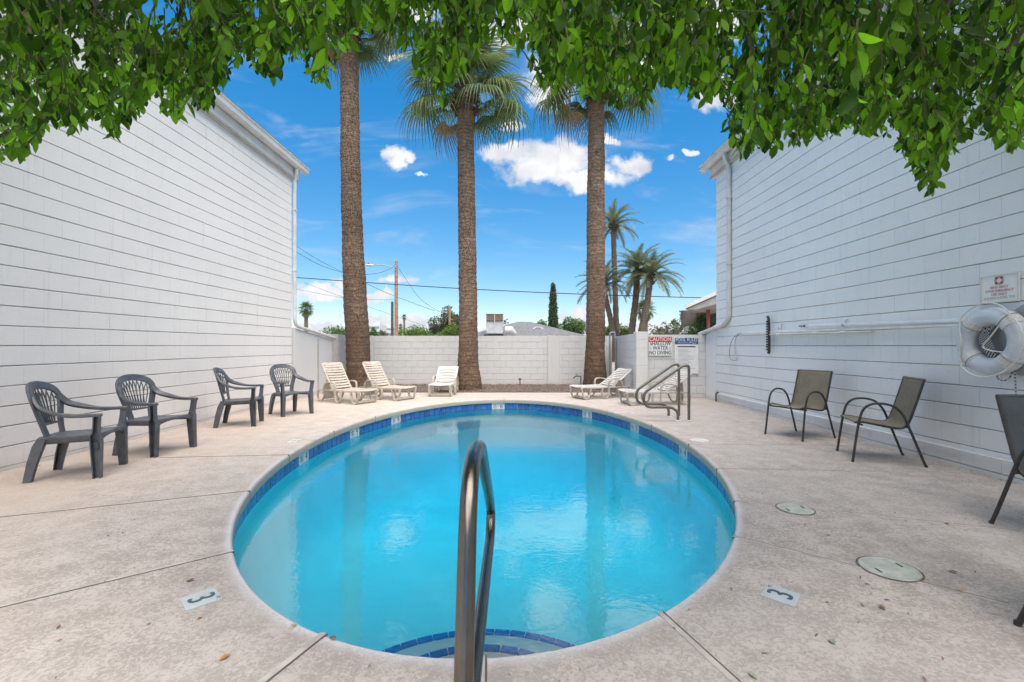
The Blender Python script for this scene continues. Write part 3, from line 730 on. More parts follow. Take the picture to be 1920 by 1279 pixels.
# lower leaning wall with two posts on the left
lw = thing('stub_wall', 'low smooth wall with two dark posts under the sloping downspout', 'wall', (XL, 11.8, 0))
mb = MB(); y0_, y1_ = YLE + .05, 13.0
mb.add([(XL + .03, y0_, -.02), (XL + .03, y1_, -.02), (XL + .03, y1_, 1.42), (XL + .03, y0_, 1.68), (XL - .04, y0_, -.02), (XL - .04, y1_, -.02), (XL - .04, y1_, 1.42), (XL - .04, y0_, 1.68)],
       [(0, 1, 2, 3), (7, 6, 5, 4), (4, 5, 1, 0), (5, 6, 2, 1), (6, 7, 3, 2), (7, 4, 0, 3)])
mb.build('wall', M['fence'], lw, False, True)
for (x, yb) in ((597, 0), (624, 0)):
    d = F * (-(XL + .055)) / (VX - x); MB().box((XL + .045, d, .70), (.03, .05, 1.42 if x > 600 else 1.50)).build('post', M['trim_dark'], lw, False, True)

# ------------------------------------------------------------------ wall signs
BLK = M['black']
def face_sign(name, label, x0, x1, y0, y1, d, frame=None):
    a, b = P(x0, y0, d), P(x1, y1, d); c = (a + b) / 2; W_, H_ = b.x - a.x, a.z - b.z
    s = thing(name, label, 'sign', (c.x, d, c.z))
    MB().box((0, .006, 0), (W_, .012, H_), None, .002).build('panel', M['white'], s)
    return s, W_, H_
def at(x, z, y=-.002): return Matrix.Translation((x, y, z)) @ Matrix.Rotation(R(90), 4, 'X')
s, W_, H_ = face_sign('caution_sign', 'white CAUTION SHALLOW WATER NO DIVING sign with red header', 1216, 1260, 630.5, 667, 10.985)
MB().box((0, -.001, H_ * .5 - .075), (W_ - .008, .003, .13)).build('header', M['red'], s)
text('CAUTION', .135, M['white'], s, at(0, H_ * .5 - .077, -.004), sx=.86)
for i, (wd, sz, zz, k) in enumerate((('SHALLOW', .135, .055, .80), ('WATER', .135, -.055, .80), ('NO DIVING', .135, -.165, .755))):
    o = text(wd, sz, BLK, s, at(0, zz - .0, -.001), sx=k)
    o2 = text(wd, sz, BLK, s, at(.004, zz, -.0015), sx=k)
for sg in (-1, 1):
    o = link('no_diving_symbol', icon_me.copy(), s); o.data.materials[0] = M['grey_text']; o.matrix_local = at(sg * .235, -.055, -.0015) @ Matrix.Scale(.75, 4)
s, W_, H_ = face_sign('pool_rules_sign', 'tall white POOL RULES sign with dark blue header', 1265, 1309.5, 632, 701, 10.985)
MB().box((0, -.001, H_ * .5 - .095), (W_ - .012, .003, .155)).build('header', M['blue'], s)
text('POOL RULES', .115, M['white'], s, at(0, H_ * .5 - .07, -.004), sx=.80)
mb = MB(); mb.ribbon(spline([(.05, -.004, H_ * .5 - .155), (.10, -.004, H_ * .5 - .125), (.16, -.004, H_ * .5 - .15), (.24, -.004, H_ * .5 - .14)], 5), (0, 0, 1), .012, .002); mb.build('swimmer_mark', M['white'], s)
MB().box((-.09, -.0025, H_ * .5 - .14), (.26, .002, .012)).build('header_line', M['glazed_white'], s)
MB().box((0, -.001, H_ * .5 - .23), (W_ * .76, .003, .026)).build('print_line', M['black'], s)
rr = random.Random(4)
for k in range(16):
    z = H_ * .5 - .29 - k * .031; L = rr.uniform(.22, .42)
    if z < -H_ / 2 + .04: break
    MB().box((-.205 + L / 2, -.001, z), (L, .003, .009)).build('print_line', M['grey_text'], s)
    if k % 2 == 0: MB().box((-.235, -.001, z), (.014, .003, .014)).build('bullet', M['grey_text'], s)
# ring-buoy sign on the right wall: faces -X
def wallpt(x, y, off=0.0):
    d = F * (XR - off) / (x - VX); return P(x, y, d)
a, b = wallpt(1838, 521, .012), wallpt(1912, 562, .012); c = (a + b) / 2; W_ = abs(a.y - b.y); H_ = .275
s = thing('ring_buoy_sign', 'small framed white ring buoy emergency notice above the ring buoy', 'sign', (XR - .012, c.y, c.z), R(-90))
MB().box((0, .004, 0), (W_, .008, H_), None, .002).build('panel', M['white'], s)
for (cx, cz, dx, dz) in ((0, H_ / 2 - .008, W_, .016), (0, -H_ / 2 + .008, W_, .016), (W_ / 2 - .008, 0, .016, H_ - .034), (-W_ / 2 + .008, 0, .016, H_ - .034)):
    MB().box((cx, -.003, cz), (dx, .010, dz), None, .003).build('frame', M['trim'], s)
mb = MB(); ringmesh(mb, .022, .044, 0, 24); o = mb.build('ring_symbol', M['grey_text'], s); o.matrix_local = at(0, .075, -.0015)
for k in range(4):
    mb = MB(); mb.box((0, .033, 0), (.020, .026, .001)); o = mb.build('ring_band', M['red'], s); o.matrix_local = at(0, .075, -.003) @ Matrix.Rotation(R(45 + 90 * k), 4, 'Z')
for i, (wd, k) in enumerate((('RING BUOY', .9), ('IS FOR EMERGENCY', .84), ('USE ONLY', .9), ('IT IS NOT A POOL TOY', .78))):
    text(wd, .034, M['faded_red'] if i < 3 else M['grey_text'], s, at(0, .012 - i * .034, -.0015), sx=k)

# ------------------------------------------------------------------ ring buoy, board, poles
bc = wallpt(1859, 640, .12)
rbx = XR - .115
bd = thing('buoy_backboard', 'grey rounded board on the wall behind the ring buoy', 'board', (XR - .02, bc.y - .22, bc.z + .02), R(-90))
mb = MB(); out = []
for i in range(40):
    a = 2 * math.pi * i / 40; k = 1 / max(abs(math.cos(a)) ** 4 + abs(math.sin(a)) ** 4, 1e-6) ** .25
    out.append((math.cos(a) * k * .30, math.sin(a) * k * .27))
rt = Matrix.Rotation(R(38), 2)
out = [rt @ Vector(q) for q in out]
mb.loft([[Vector((q.x, y, q.y)) for q in out] for y in (.018, -.012)]); mb.build('board', M['board'], bd)
rbuoy = thing('ring_buoy', 'white ring buoy with white grab rope hanging on the block wall', 'ring buoy', (rbx, bc.y, bc.z), R(-90))
mb = MB(); Rr, rr_ = .237, .082; NR = 56
rings = []
for i in range(NR):
    a = 2 * math.pi * i / NR; rings.append([Vector(((Rr + rr_ * math.cos(b_)) * math.cos(a), rr_ * .95 * math.sin(b_), (Rr + rr_ * math.cos(b_)) * math.sin(a))) for b_ in [2 * math.pi * k / 16 for k in range(16)]])
vs = [q for r_ in rings for q in r_]
mb.add(vs, [(i * 16 + k, i * 16 + (k + 1) % 16, ((i + 1) % NR) * 16 + (k + 1) % 16, ((i + 1) % NR) * 16 + k) for i in range(NR) for k in range(16)])
mb.build('ring', M['buoy'], rbuoy, True)
for k in range(4):
    mb = MB(); a0 = R(45 + 90 * k); rr2 = rr_ + .006; rings = []
    for i in range(6):
        a = a0 + R(-11 + 22 * i / 5); rings.append([Vector(((Rr + rr2 * math.cos(b_)) * math.cos(a), rr2 * .95 * math.sin(b_), (Rr + rr2 * math.cos(b_)) * math.sin(a))) for b_ in [2 * math.pi * q / 16 for q in range(16)]])
    mb.loft(rings, True, True); bnd = mb.build('band', M['rope_white'], rbuoy, True)
    MB().tube([Vector(((Rr + (rr2 + .004) * math.cos(b_)) * math.cos(a0 + .1), (rr2 + .004) * .95 * math.sin(b_), (Rr + (rr2 + .004) * math.cos(b_)) * math.sin(a0 + .1))) for b_ in [2 * math.pi * q / 20 for q in range(21)]], .0035, 5).build('tie', M['pipe_grey'], bnd, True)
for k in range(4):        # grab rope slack between bands
    a0, a1 = R(45 + 90 * k), R(135 + 90 * k); pts = []
    sag = (.36, .20, .335, .345)[k]; 
    for i in range(9):
        u = i / 8; a = a0 + (a1 - a0) * u; rad = (Rr + .085) * (1 - math.sin(math.pi * u)) + sag * math.sin(math.pi * u)
        pts.append((rad * math.cos(a), -.075 - .02 * math.sin(math.pi * u) + (.045 if k == 0 else 0) * math.sin(math.pi * u), rad * math.sin(a)))
    MB().tube(spline(pts, 4), .0065, 6).build('grab_rope', M['rope_white'], rbuoy, True)
pts = [(.14, -.07, .16), (.05, -.06, .05), (-.02, -.05, -.02), (-.03, -.05, -.06), (.05, -.05, -.09), (.14, -.05, -.10)]
MB().tube(spline(pts, 6), .0065, 6).build('grab_rope', M['rope_white'], rbuoy, True)
MB().box((-.03, .07, .20), (.02, .10, .06), None, .003).build('hook', M['pipe_grey'], rbuoy)
# throw line: twisted black and white rope coil hanging in the ring
def rope_mat():
    m, t, b, p = newmat('throw_line'); wa = t.nodes.new('ShaderNodeTexWave'); wa.bands_direction = 'DIAGONAL'; wa.inputs['Scale'].default_value = 22; lk(t, p, wa.inputs[0])
    lk(t, mixc(t, ramp(t, wa.outputs[0], .45, .55), (.03, .035, .045), (.6, .6, .6)), b.inputs['Base Color']); b.inputs['Roughness'].default_value = .8; return m
M['throw'] = rope_mat()
tl = thing('throw_line', 'black and white throw line coiled inside the ring buoy', 'rope', (rbx, bc.y, bc.z), R(-90))
for k in range(6):
    pts = [(-.075 + .012 * k, .02 - .012 * (k % 3), .16), (-.10 + .014 * k, .0, .05), (-.07 + .018 * k, -.01, -.06), (-.03 + .012 * k, .01, -.155)]
    MB().tube(spline(pts, 5), .0065, 6).build('loop', M['throw'], tl, True)
MB().tube(spline([(.0, .05, -.30), (.02, .03, -.345), (.07, .03, -.365), (.12, .03, -.34), (.14, .04, -.28)], 5), .0055, 6).build('loop', M['throw'], tl, True)
MB().tube(spline([(.16, .04, -.26), (.158, .05, -.45), (.155, .06, -.62), (.10, .07, -.80), (.09, .07, -.98), (.11, .07, -1.08)], 5), .0055, 6).build('tail', M['throw'], tl, True)

def wall_pole(name, label, x0, y0, x1, y1, off, r, m, n=10):
    a, b = wallpt(x0, y0, off), wallpt(x1, y1, off); tpt = thing(name, label, 'pole', a)
    MB().tube([a, b], r, n).build('tube', m, tpt, True, True); return tpt, a, b
tp, a, b = wall_pole('telescopic_pole', 'aluminium telescopic pole with tan tip hung on the wall', 1518, 611.0, 1835, 600, .05, .023, M['alu'])
dv = (a - b).normalized()
MB().tube([a, a + dv * .16], .012, 8).build('inner_tube', M['alu'], tp, True, True); MB().tube([a + dv * .10, a + dv * .135], .018, 8).build('collar', M['brush'], tp, True, True)
MB().tube([a + dv * .16, a + dv * .20, a + dv * .26], [.016, .02, .012], 8).build('tip', M['rubber_tan'], tp, True, True)
tp2, a, b = wall_pole('shepherd_hook_pole', 'long aluminium shepherd hook pole with wire loop at its end', 1392, 625, 1835, 607.5, .035, .022, M['alu'])
h0 = a; pts = [h0, wallpt(1385, 627, .035), wallpt(1379, 637, .035), wallpt(1378.5, 660, .035), wallpt(1382, 673, .035), wallpt(1376, 676, .045), wallpt(1369, 671, .06), wallpt(1368, 656, .07), wallpt(1373, 637, .07), wallpt(1384, 626, .05)]
MB().tube(spline(pts, 6), .0075, 6).build('hook', M['pipe_grey'], tp2, True, True)
tp3, a, b = wall_pole('brush_pole', 'slim white pole with black pool brush head', 1444, 627.5, 1635, 622, .055, .017, M['pipe'])
for (x, y) in ((1459, 627), (1528, 624.5), (1580, 623)):
    c = wallpt(x, y, .055); MB().tube([c - Vector((0, .04, 0)), c + Vector((0, .04, 0))], .018, 8).build('clamp', M['white'], tp3, True, True)
c = wallpt(1442, 628, .06)
mb = MB(); mb.ribbon(spline([c + Vector((0, .05, .33)), c + Vector((0, .015, .27)), c + Vector((0, 0, .0)), c + Vector((0, .0, -.27)), c + Vector((0, .02, -.33))], 4), (1, 0, 0), .04, .035); mb.build('brush_head', M['brush'], tp3, True, True)
for k in range(12):
    MB().box(c + Vector((-.035, -.012, -.26 + k * .045)), (.05, .02, .03), None, .003).build('bristle', M['brush'], tp3, False, True)
for (x, y, nm) in ((1586, 606, 0), (1465, 613, 0)):
    c = wallpt(x, y, .03); MB().tube(fillet([c + Vector((.03, 0, .045)), c + Vector((.0, 0, .045)), c + Vector((-.0, 0, -.04)), c + Vector((-.05, 0, -.045)), c + Vector((-.055, 0, -.01))], .015, 4), .006, 6).build('wall_hook', M['pipe_grey'], tp2, True, True)

# ------------------------------------------------------------------ pool rails
def rail(name, label, base, rz, pts, r, m, rad, group=None, plates=True):
    o = thing(name, label, 'handrail', base, rz, group)
    MB().tube(fillet(pts, rad, 8), r, 16).build('tube', m, o, True)
    if plates:
        for p in (pts[0], pts[-1]):
            mb = MB(); prof_ = [(.058, 0), (.058, .006), (.045, .014), (r + .004, .02), (r, .02)]
            mb.loft([[Vector((p[0] + q * math.cos(2 * math.pi * i / 20), p[1] + q * math.sin(2 * math.pi * i / 20), z + .001)) for i in range(20)] for (q, z) in prof_], True, False); mb.build('escutcheon', M['metal_grey'], o, True)
    return o
lad = [(0, 0, 0), (0, 0, .93), (-.10, 0, .93), (-.78, 0, .46), (-.74, 0, .235), (-.30, 0, .235), (-.185, 0, .16), (-.185, 0, 0)]
rail('ladder_rail', 'dark bronze looped grab rail at the pool side, beside the white lounger', (2.94, 8.12, 0), R(2), lad, .023, M['rail'], [.12, .12, .16, .12, .08, .08])
rail('ladder_rail', 'dark bronze looped grab rail standing before its twin at the pool side', (2.94, 7.66, 0), R(2), lad, .023, M['rail'], [.12, .12, .16, .12, .08, .08])
near = [(-.10, .80, 0), (-.10, .82, .10), (-.102, .95, .58), (-.106, 1.10, .955), (-.106, 1.42, .965), (-.106, 2.02, .60), (-.106, 2.20, .47), (-.106, 2.12, .375), (-.106, 1.06, .37), (-.104, 1.00, .25), (-.104, .99, 0)]
o = thing('stair_handrail', 'polished steel handrail loop at the pool steps', 'handrail', (-.1, .8, 0))
MB().tube(fillet([Vector(p) - Vector((-.1, .8, 0)) for p in near], [.05, .15, .15, .12, .11, .11, .07, .06, .05], 9), .0212, 20).build('tube', M['steel'], o, True)
for yy in (.80, .99):
    MB().tube([Vector((0, yy - .8, .001)), Vector((0, yy - .8, .014))], .05, 20).build('escutcheon', M['steel'], o, True)

# deck fittings
for (x, y, dia, lab) in ((1491, 955, .25, 'round pale skimmer lid in the deck beside the pool edge joint'), (1667, 1067, .285, 'round chipped pale skimmer lid farther from the pool edge')):
    p = G(x, y); o = thing('skimmer_lid', lab, 'lid', p)
    mb = MB(); R0 = dia / 2; mb.loft([[Vector((q * math.cos(2 * math.pi * i / 40), q * math.sin(2 * math.pi * i / 40), z)) for i in range(40)] for (q, z) in ((R0, .001), (R0 - .004, .008), (R0 - .014, .009), (R0 - .017, .0065), (.02, .0065))], True, True); mb.build('cover', M['lid'], o, True)
    mb = MB(); ringmesh(mb, R0 + .001, R0 + .009, .0045, 40); mb.build('rim_gap', M['groove'], o)
    for a in (R(200), R(20)):
        MB().box((math.cos(a) * R0 * .62, math.sin(a) * R0 * .62, .0075), (.045, .012, .003), Matrix.Rotation(a + 1.2, 3, 'Z')).build('finger_slot', M['groove'], o)
for (x, y, rz, lab) in ((377, 1124, -44, 'grey depth marker plaque with a 3 set in the deck before the long joint'), (1464, 1117, 47, 'grey depth marker plaque with a 3 set in the deck before the skimmer lids')):
    p = G(x, y); o = thing('depth_plaque', lab, 'marker', p, R(rz))
    MB().box((0, 0, .003), (.15, .15, .008), None, .002).build('tile', M['plaque'], o)
    for k in range(3): text('3', .165, M['marker_ink'], o, Matrix.Translation((-.002 + .003 * k, -.004, .0073 + .0002 * k)), 'digit', sx=.82)
    text('FT.', .026, M['marker_ink'], o, Matrix.Translation((.055, .060, .0075)), 'lettering')
for (x, y, m_) in ((552, 827, 'worn'), (1312, 826, 'worn'), (738, 764, 'worn'), (445, 891, 'seal'), (1180, 774, 'worn')):
    p = G(x, y); a = math.atan2((p.y - PC.y) / PB, (p.x - PC.x) / PA)
    o = thing('deck_marker', {552: 'pale worn marker tile in the deck by the chairs', 1312: 'pale round marker in the deck by the sling chairs', 738: 'white deck marker near the tan loungers', 445: 'worn grey no diving marker in the deck', 1180: 'white deck marker before the ladder lounger'}[x], 'marker', p, a)
    if x == 1312: MB().tube([(0, 0, 0), (0, 0, .005)], .12, 28).build('tile', M[m_], o)
    else:
        MB().box((0, 0, .002), (.12, .22, .006), None, .002).build('tile', M[m_], o)
        c = link('no_diving_symbol', icon_me.copy(), o); c.data.materials[0] = M['grey_text']; c.location = (0, 0, .0065); c.scale = (1.3,) * 3
# spigot, stub and conduits by the fence
p = P(1089, 724, 13.6); o = thing('garden_spigot', 'dark garden spigot on a bent pipe in the gravel', 'tap', (p.x, p.y, .0))
MB().tube(fillet([(0, 0, 0), (0, 0, .36), (-.16, 0, .36), (-.22, 0, .29)], .04, 5), .016, 8).build('pipe', M['wood_dark'], o, True); MB().box((-.12, 0, .40), (.07, .03, .02), None, .004).build('handle', M['wood_dark'], o)
p = P(975, 724, 14.3); o = thing('sprinkler_riser', 'small dark sprinkler riser against the fence', 'sprinkler', (p.x, p.y, 0))
MB().tube([(0, 0, 0), (0, 0, .19)], .016, 8).build('stem', M['wood_dark'], o, True); MB().tube([(0, 0, .19), (0, 0, .22), (0, 0, .25)], [.03, .04, .022], 8).build('head', M['wood_dark'], o, True)
p = P(1147, 700, 14.2); o = thing('conduit_riser', 'pair of grey conduit pipes rising beside the return wall', 'pipe', (p.x, p.y, 0))
MB().tube(fillet([(-.06, 0, 0), (-.06, 0, 1.66), (.09, 0, 1.68), (.09, 0, 1.52)], .04, 5), .028, 8).build('pipe', M['pipe_grey'], o, True); MB().tube([(.13, .03, 0), (.13, .03, 1.5)], .03, 8).build('pipe', M['pipe_grey'], o, True)

# ------------------------------------------------------------------ plastic armchairs
def make_armchair():
    o = thing('plastic_armchair', 'x', 'chair', group='charcoal plastic armchairs along the wall'); m = M['resin']
    B0 = Vector((-.205, 0, .395)); U = Vector((-.27, 0, .963)).normalized(); Nf = Vector((U.z, 0, -U.x))
    def bp(s, t_): return B0 + Vector((0, s, 0)) + U * t_ + Nf * (s * s * 1.15)
    # seat: dished shell with rolled front and side skirts
    mb = MB(); nx, ny = 14, 13; g_ = []
    for i in range(nx):
        row = []
        for j in range(ny):
            u, v = i / (nx - 1), -1 + 2 * j / (ny - 1)
            x = -.225 + u * .475 + .018 * (1 - v * v) * (u > .5); hw = .205 + .045 * u; e = abs(v)
            z = .402 + .018 * u - .022 * (1 - v * v) * math.sin(math.pi * min(1, u * 1.05)); y = v * hw
            if e > .9: z -= .012
            row.append(Vector((x, y, z)))
        g_.append(row)
    front = [Vector((q.x + .012, q.y, q.z - .016)) for q in g_[-1]]; arch = [Vector((q.x + .014, q.y, q.z - .030 - .055 * abs(-1 + 2 * j / (ny - 1)) ** 3)) for j, q in enumerate(g_[-1])]
    g_ += [front, arch]
    for row in g_:
        for sg in (0, -1):
            q = row[sg]; e = Vector((q.x, q.y * 1.025, q.z - .055))
            row.insert(0, e) if sg == 0 else row.append(e)
    mm = len(g_[0]); vs = [q for r_ in g_ for q in r_]
    mb.add(vs, [(i * mm + j, (i + 1) * mm + j, (i + 1) * mm + j + 1, i * mm + j + 1) for i in range(len(g_) - 1) for j in range(mm - 1)])
    s_ = mb.build('seat', m, o, True); md = s_.modifiers.new('shell', 'SOLIDIFY'); md.thickness = .007; md.offset = -1
    # back: broad arched frame
    half = [(.125, -.03), (.140, .08), (.175, .20), (.205, .30), (.212, .37), (.188, .435), (.128, .480), (.06, .500), (0, .505)]
    arch = [(-a, b) for a, b in half] + [(a, b) for a, b in half[::-1][1:]]
    pts = spline([bp(a, b) for a, b in arch], 5); cen = bp(0, .28)
    wv = []; wd = []
    for i, p in enumerate(pts):
        tg = (pts[min(i + 1, len(pts) - 1)] - pts[max(i - 1, 0)]).normalized(); wv.append(tg.cross(Nf)); k = i / (len(pts) - 1); wd.append(.062 + .014 * math.sin(math.pi * k) ** .5)
    MB().ribbon(pts, wv, wd, .020).build('back_frame', m, o, True)
    # fan of crossing ribs
    for i in range(8):
        sb = -.086 + i * .172 / 7; f_ = (i - 3.5) / 3.5; st = .158 * f_; tt = .468 - .055 * f_ * f_
        for sg in (-1, 1):
            pts = []
            for q in range(9):
                k = q / 8; s1 = sb + (st - sb) * k; pts.append(bp(s1 + sg * .026 * math.sin(math.pi * k) ** .8 * (.35 + .9 * k), .115 + (tt - .115) * k) - Nf * .003 * sg)
            MB().ribbon(pts, Vector((0, 1, 0)), .0075, .010).build('rib', m, o, True)
    MB().ribbon([bp(-.115 + .23 * k / 8, .112) for k in range(9)], U, .022, .016).build('lower_rail', m, o, True)
    MB().ribbon([bp(-.17 + .34 * k / 8, .275) for k in range(9)], U, .008, .008).build('cross_rib', m, o, True)
    for sg in (-1, 1):
        # arm: broad band sweeping out of the back and dropping into the front leg
        a = bp(sg * .205, .34)
        pts = spline([a + Vector((-.01, -sg * .012, .035)), a + Vector((.06, sg * .030, -.055)), Vector((-.07, sg * .272, .632)), Vector((.04, sg * .285, .606)), Vector((.15, sg * .285, .600)), Vector((.235, sg * .280, .602)), Vector((.286, sg * .280, .598))], 5)
        wv = [Vector((0, 1, 0)).lerp(Vector((.15, .6, .8)) if sg > 0 else Vector((-.15, .6, -.8)), max(0, 1 - i / (len(pts) * .45))) for i in range(len(pts))]
        MB().ribbon(pts, wv, [.064] * len(pts), [.026 + .006 * math.sin(math.pi * i / (len(pts) - 1)) for i in range(len(pts))]).build('arm', m, o, True)
        # front leg: channel section, narrow arm post above the seat
        mb = MB(); rings = []
        for (x, y, z, wx, dp) in ((.268, .282, .588, .050, .046), (.262, .274, .50, .050, .044), (.256, .265, .43, .056, .046), (.252, .26, .398, .092, .054), (.255, .258, .33, .088, .056), (.262, .264, .15, .074, .052), (.268, .270, 0, .062, .048)):
            th = .009; o_ = sg
            pg = [(-wx / 2, -dp / 2), (wx / 2, -dp / 2), (wx / 2, dp / 2), (wx / 2 - th, dp / 2), (wx / 2 - th, -dp / 2 + th), (-wx / 2 + th, -dp / 2 + th), (-wx / 2 + th, dp / 2), (-wx / 2, dp / 2)]
            rings.append([Vector((x - .012 + px, sg * y + sg * py, z)) for px, py in (pg if sg < 0 else pg[::-1])])
        mb.loft(rings[:], True, True); mb.build('leg', m, o, True)
        mb = MB(); rings = []
        for (x, y, z, wx, dp) in ((-.185, .200, .385, .066, .046), (-.205, .210, .33, .080, .05), (-.245, .222, .17, .070, .046), (-.275, .232, 0, .058, .042)):
            th = .008
            pg = [(-wx / 2, -dp / 2), (wx / 2, -dp / 2), (wx / 2, dp / 2), (wx / 2 - th, dp / 2), (wx / 2 - th, -dp / 2 + th), (-wx / 2 + th, -dp / 2 + th), (-wx / 2 + th, dp / 2), (-wx / 2, dp / 2)]
            rings.append([Vector((x + px, sg * y - sg * py, z)) for px, py in (pg if sg > 0 else pg[::-1])])
        mb.loft(rings, True, True); mb.build('leg', m, o, True)
    return o
ch = make_armchair()
spots = [(-4.29, 4.53, 20, 'charcoal plastic armchair, arm touching a chair, beside the bare stretch of wall'), (-4.27, 5.47, -7, 'charcoal plastic armchair set square to the wall, its arm overlapped by another'),
         (-4.37, 7.33, 17, 'charcoal plastic armchair turned side-on, second from the tan loungers'), (-4.12, 8.47, -36, 'charcoal plastic armchair turned to face out, next to the tan loungers')]
for i, (x, y, a, lab) in enumerate(spots):
    c = ch if i == 0 else copy_tree(ch)
    c.location = (x, y, 0); c.rotation_euler = (0, 0, R(a)); c['label'] = lab

# ------------------------------------------------------------------ sling chairs
def make_sling(m_s, m_f):
    o = thing('sling_chair', 'x', 'chair')
    for sg in (-1, 1):
        y = sg * .272
        pts = spline([(-.335, y * 1.03, 0), (-.265, y * 1.01, .20), (-.195, y, .40), (-.145, y, .525), (-.07, y, .612), (.03, y, .642), (.13, y, .632), (.20, y, .575), (.235, y, .47), (.262, y, .30), (.30, y * 1.02, 0)], 5)
        h_ = MB().tube(pts, .0125, 10).build('arm_and_legs', m_f, o, True)
        for p in (pts[0], pts[-1]): MB().tube([p + Vector((0, 0, .0)), p + Vector((0, 0, .02))], .0145, 10).build('foot_cap', m_f, h_, True)
        y = sg * .240
        MB().tube(spline([(.275, y, .425), (.20, y, .432), (.0, y, .398), (-.13, y, .385), (-.185, y, .415), (-.215, y, .48), (-.26, y, .63), (-.335, y, .905)], 6), .0125, 10).build('side_rail', m_f, o, True)
        for (x, z) in ((.245, .43), (-.19, .41)):
            MB().tube([(x, sg * .236, z), (x, sg * .275, z)], .009, 8).build('bracket', m_f, o, True)
    prof = spline([(.272, 0, .432), (.20, 0, .438), (.0, 0, .404), (-.125, 0, .391), (-.178, 0, .421), (-.208, 0, .485), (-.253, 0, .632), (-.328, 0, .905)], 5)
    mb = MB(); ny = 9; vs = []
    for i, p in enumerate(prof):
        for j in range(ny):
            v = -1 + 2 * j / (ny - 1); sag = .014 * (1 - v * v); tg = (prof[min(i + 1, len(prof) - 1)] - prof[max(i - 1, 0)]).normalized(); nn = Vector((tg.z, 0, -tg.x))
            vs.append(Vector((p.x, v * .243, p.z)) - (nn if nn.z > 0 or nn.x > 0 else -nn) * sag * math.sin(math.pi * i / (len(prof) - 1)))
    mb.add(vs, [(i * ny + j, i * ny + j + 1, (i + 1) * ny + j + 1, (i + 1) * ny + j) for i in range(len(prof) - 1) for j in range(ny - 1)])
    s_ = mb.build('sling', m_s, o, True); md = s_.modifiers.new('cloth', 'SOLIDIFY'); md.thickness = .003
    MB().tube([(.215, -.272, .405), (.215, .272, .405)], .010, 8).build('front_bar', m_f, o, True)
    MB().tube([(-.19, -.272, .40), (-.19, .272, .40)], .010, 8).build('rear_bar', m_f, o, True)
    MB().tube([(-.335, -.244, .905), (-.335, .244, .905)], .012, 8).build('top_bar', m_s, o, True)
    return o
s1 = make_sling(M['sling'], M['bronze']); s1.location = (3.98, 6.39, 0); s1.rotation_euler = (0, 0, R(202)); s1['label'] = 'tan sling armchair below the pool brush on the wall'; s1['group'] = 'tan sling chairs by the right wall'
s2 = copy_tree(s1); s2.location = (4.07, 5.13, 0); s2.rotation_euler = (0, 0, R(159)); s2['label'] = 'tan sling armchair seen side-on, between brush and ring buoy'
s3 = make_sling(M['sling_dark'], M['bronze']); s3.location = (3.655, 2.90, 0); s3.rotation_euler = (0, 0, R(-93)); s3['label'] = 'slate grey sling armchair under the ring buoy'; s3['group'] = 'slate sling chairs'
s4 = copy_tree(s3); s4.location = (2.555, 1.73, 0); s4.rotation_euler = (0, 0, R(-90)); s4['label'] = 'slate sling chair of which only a leg and back corner show'

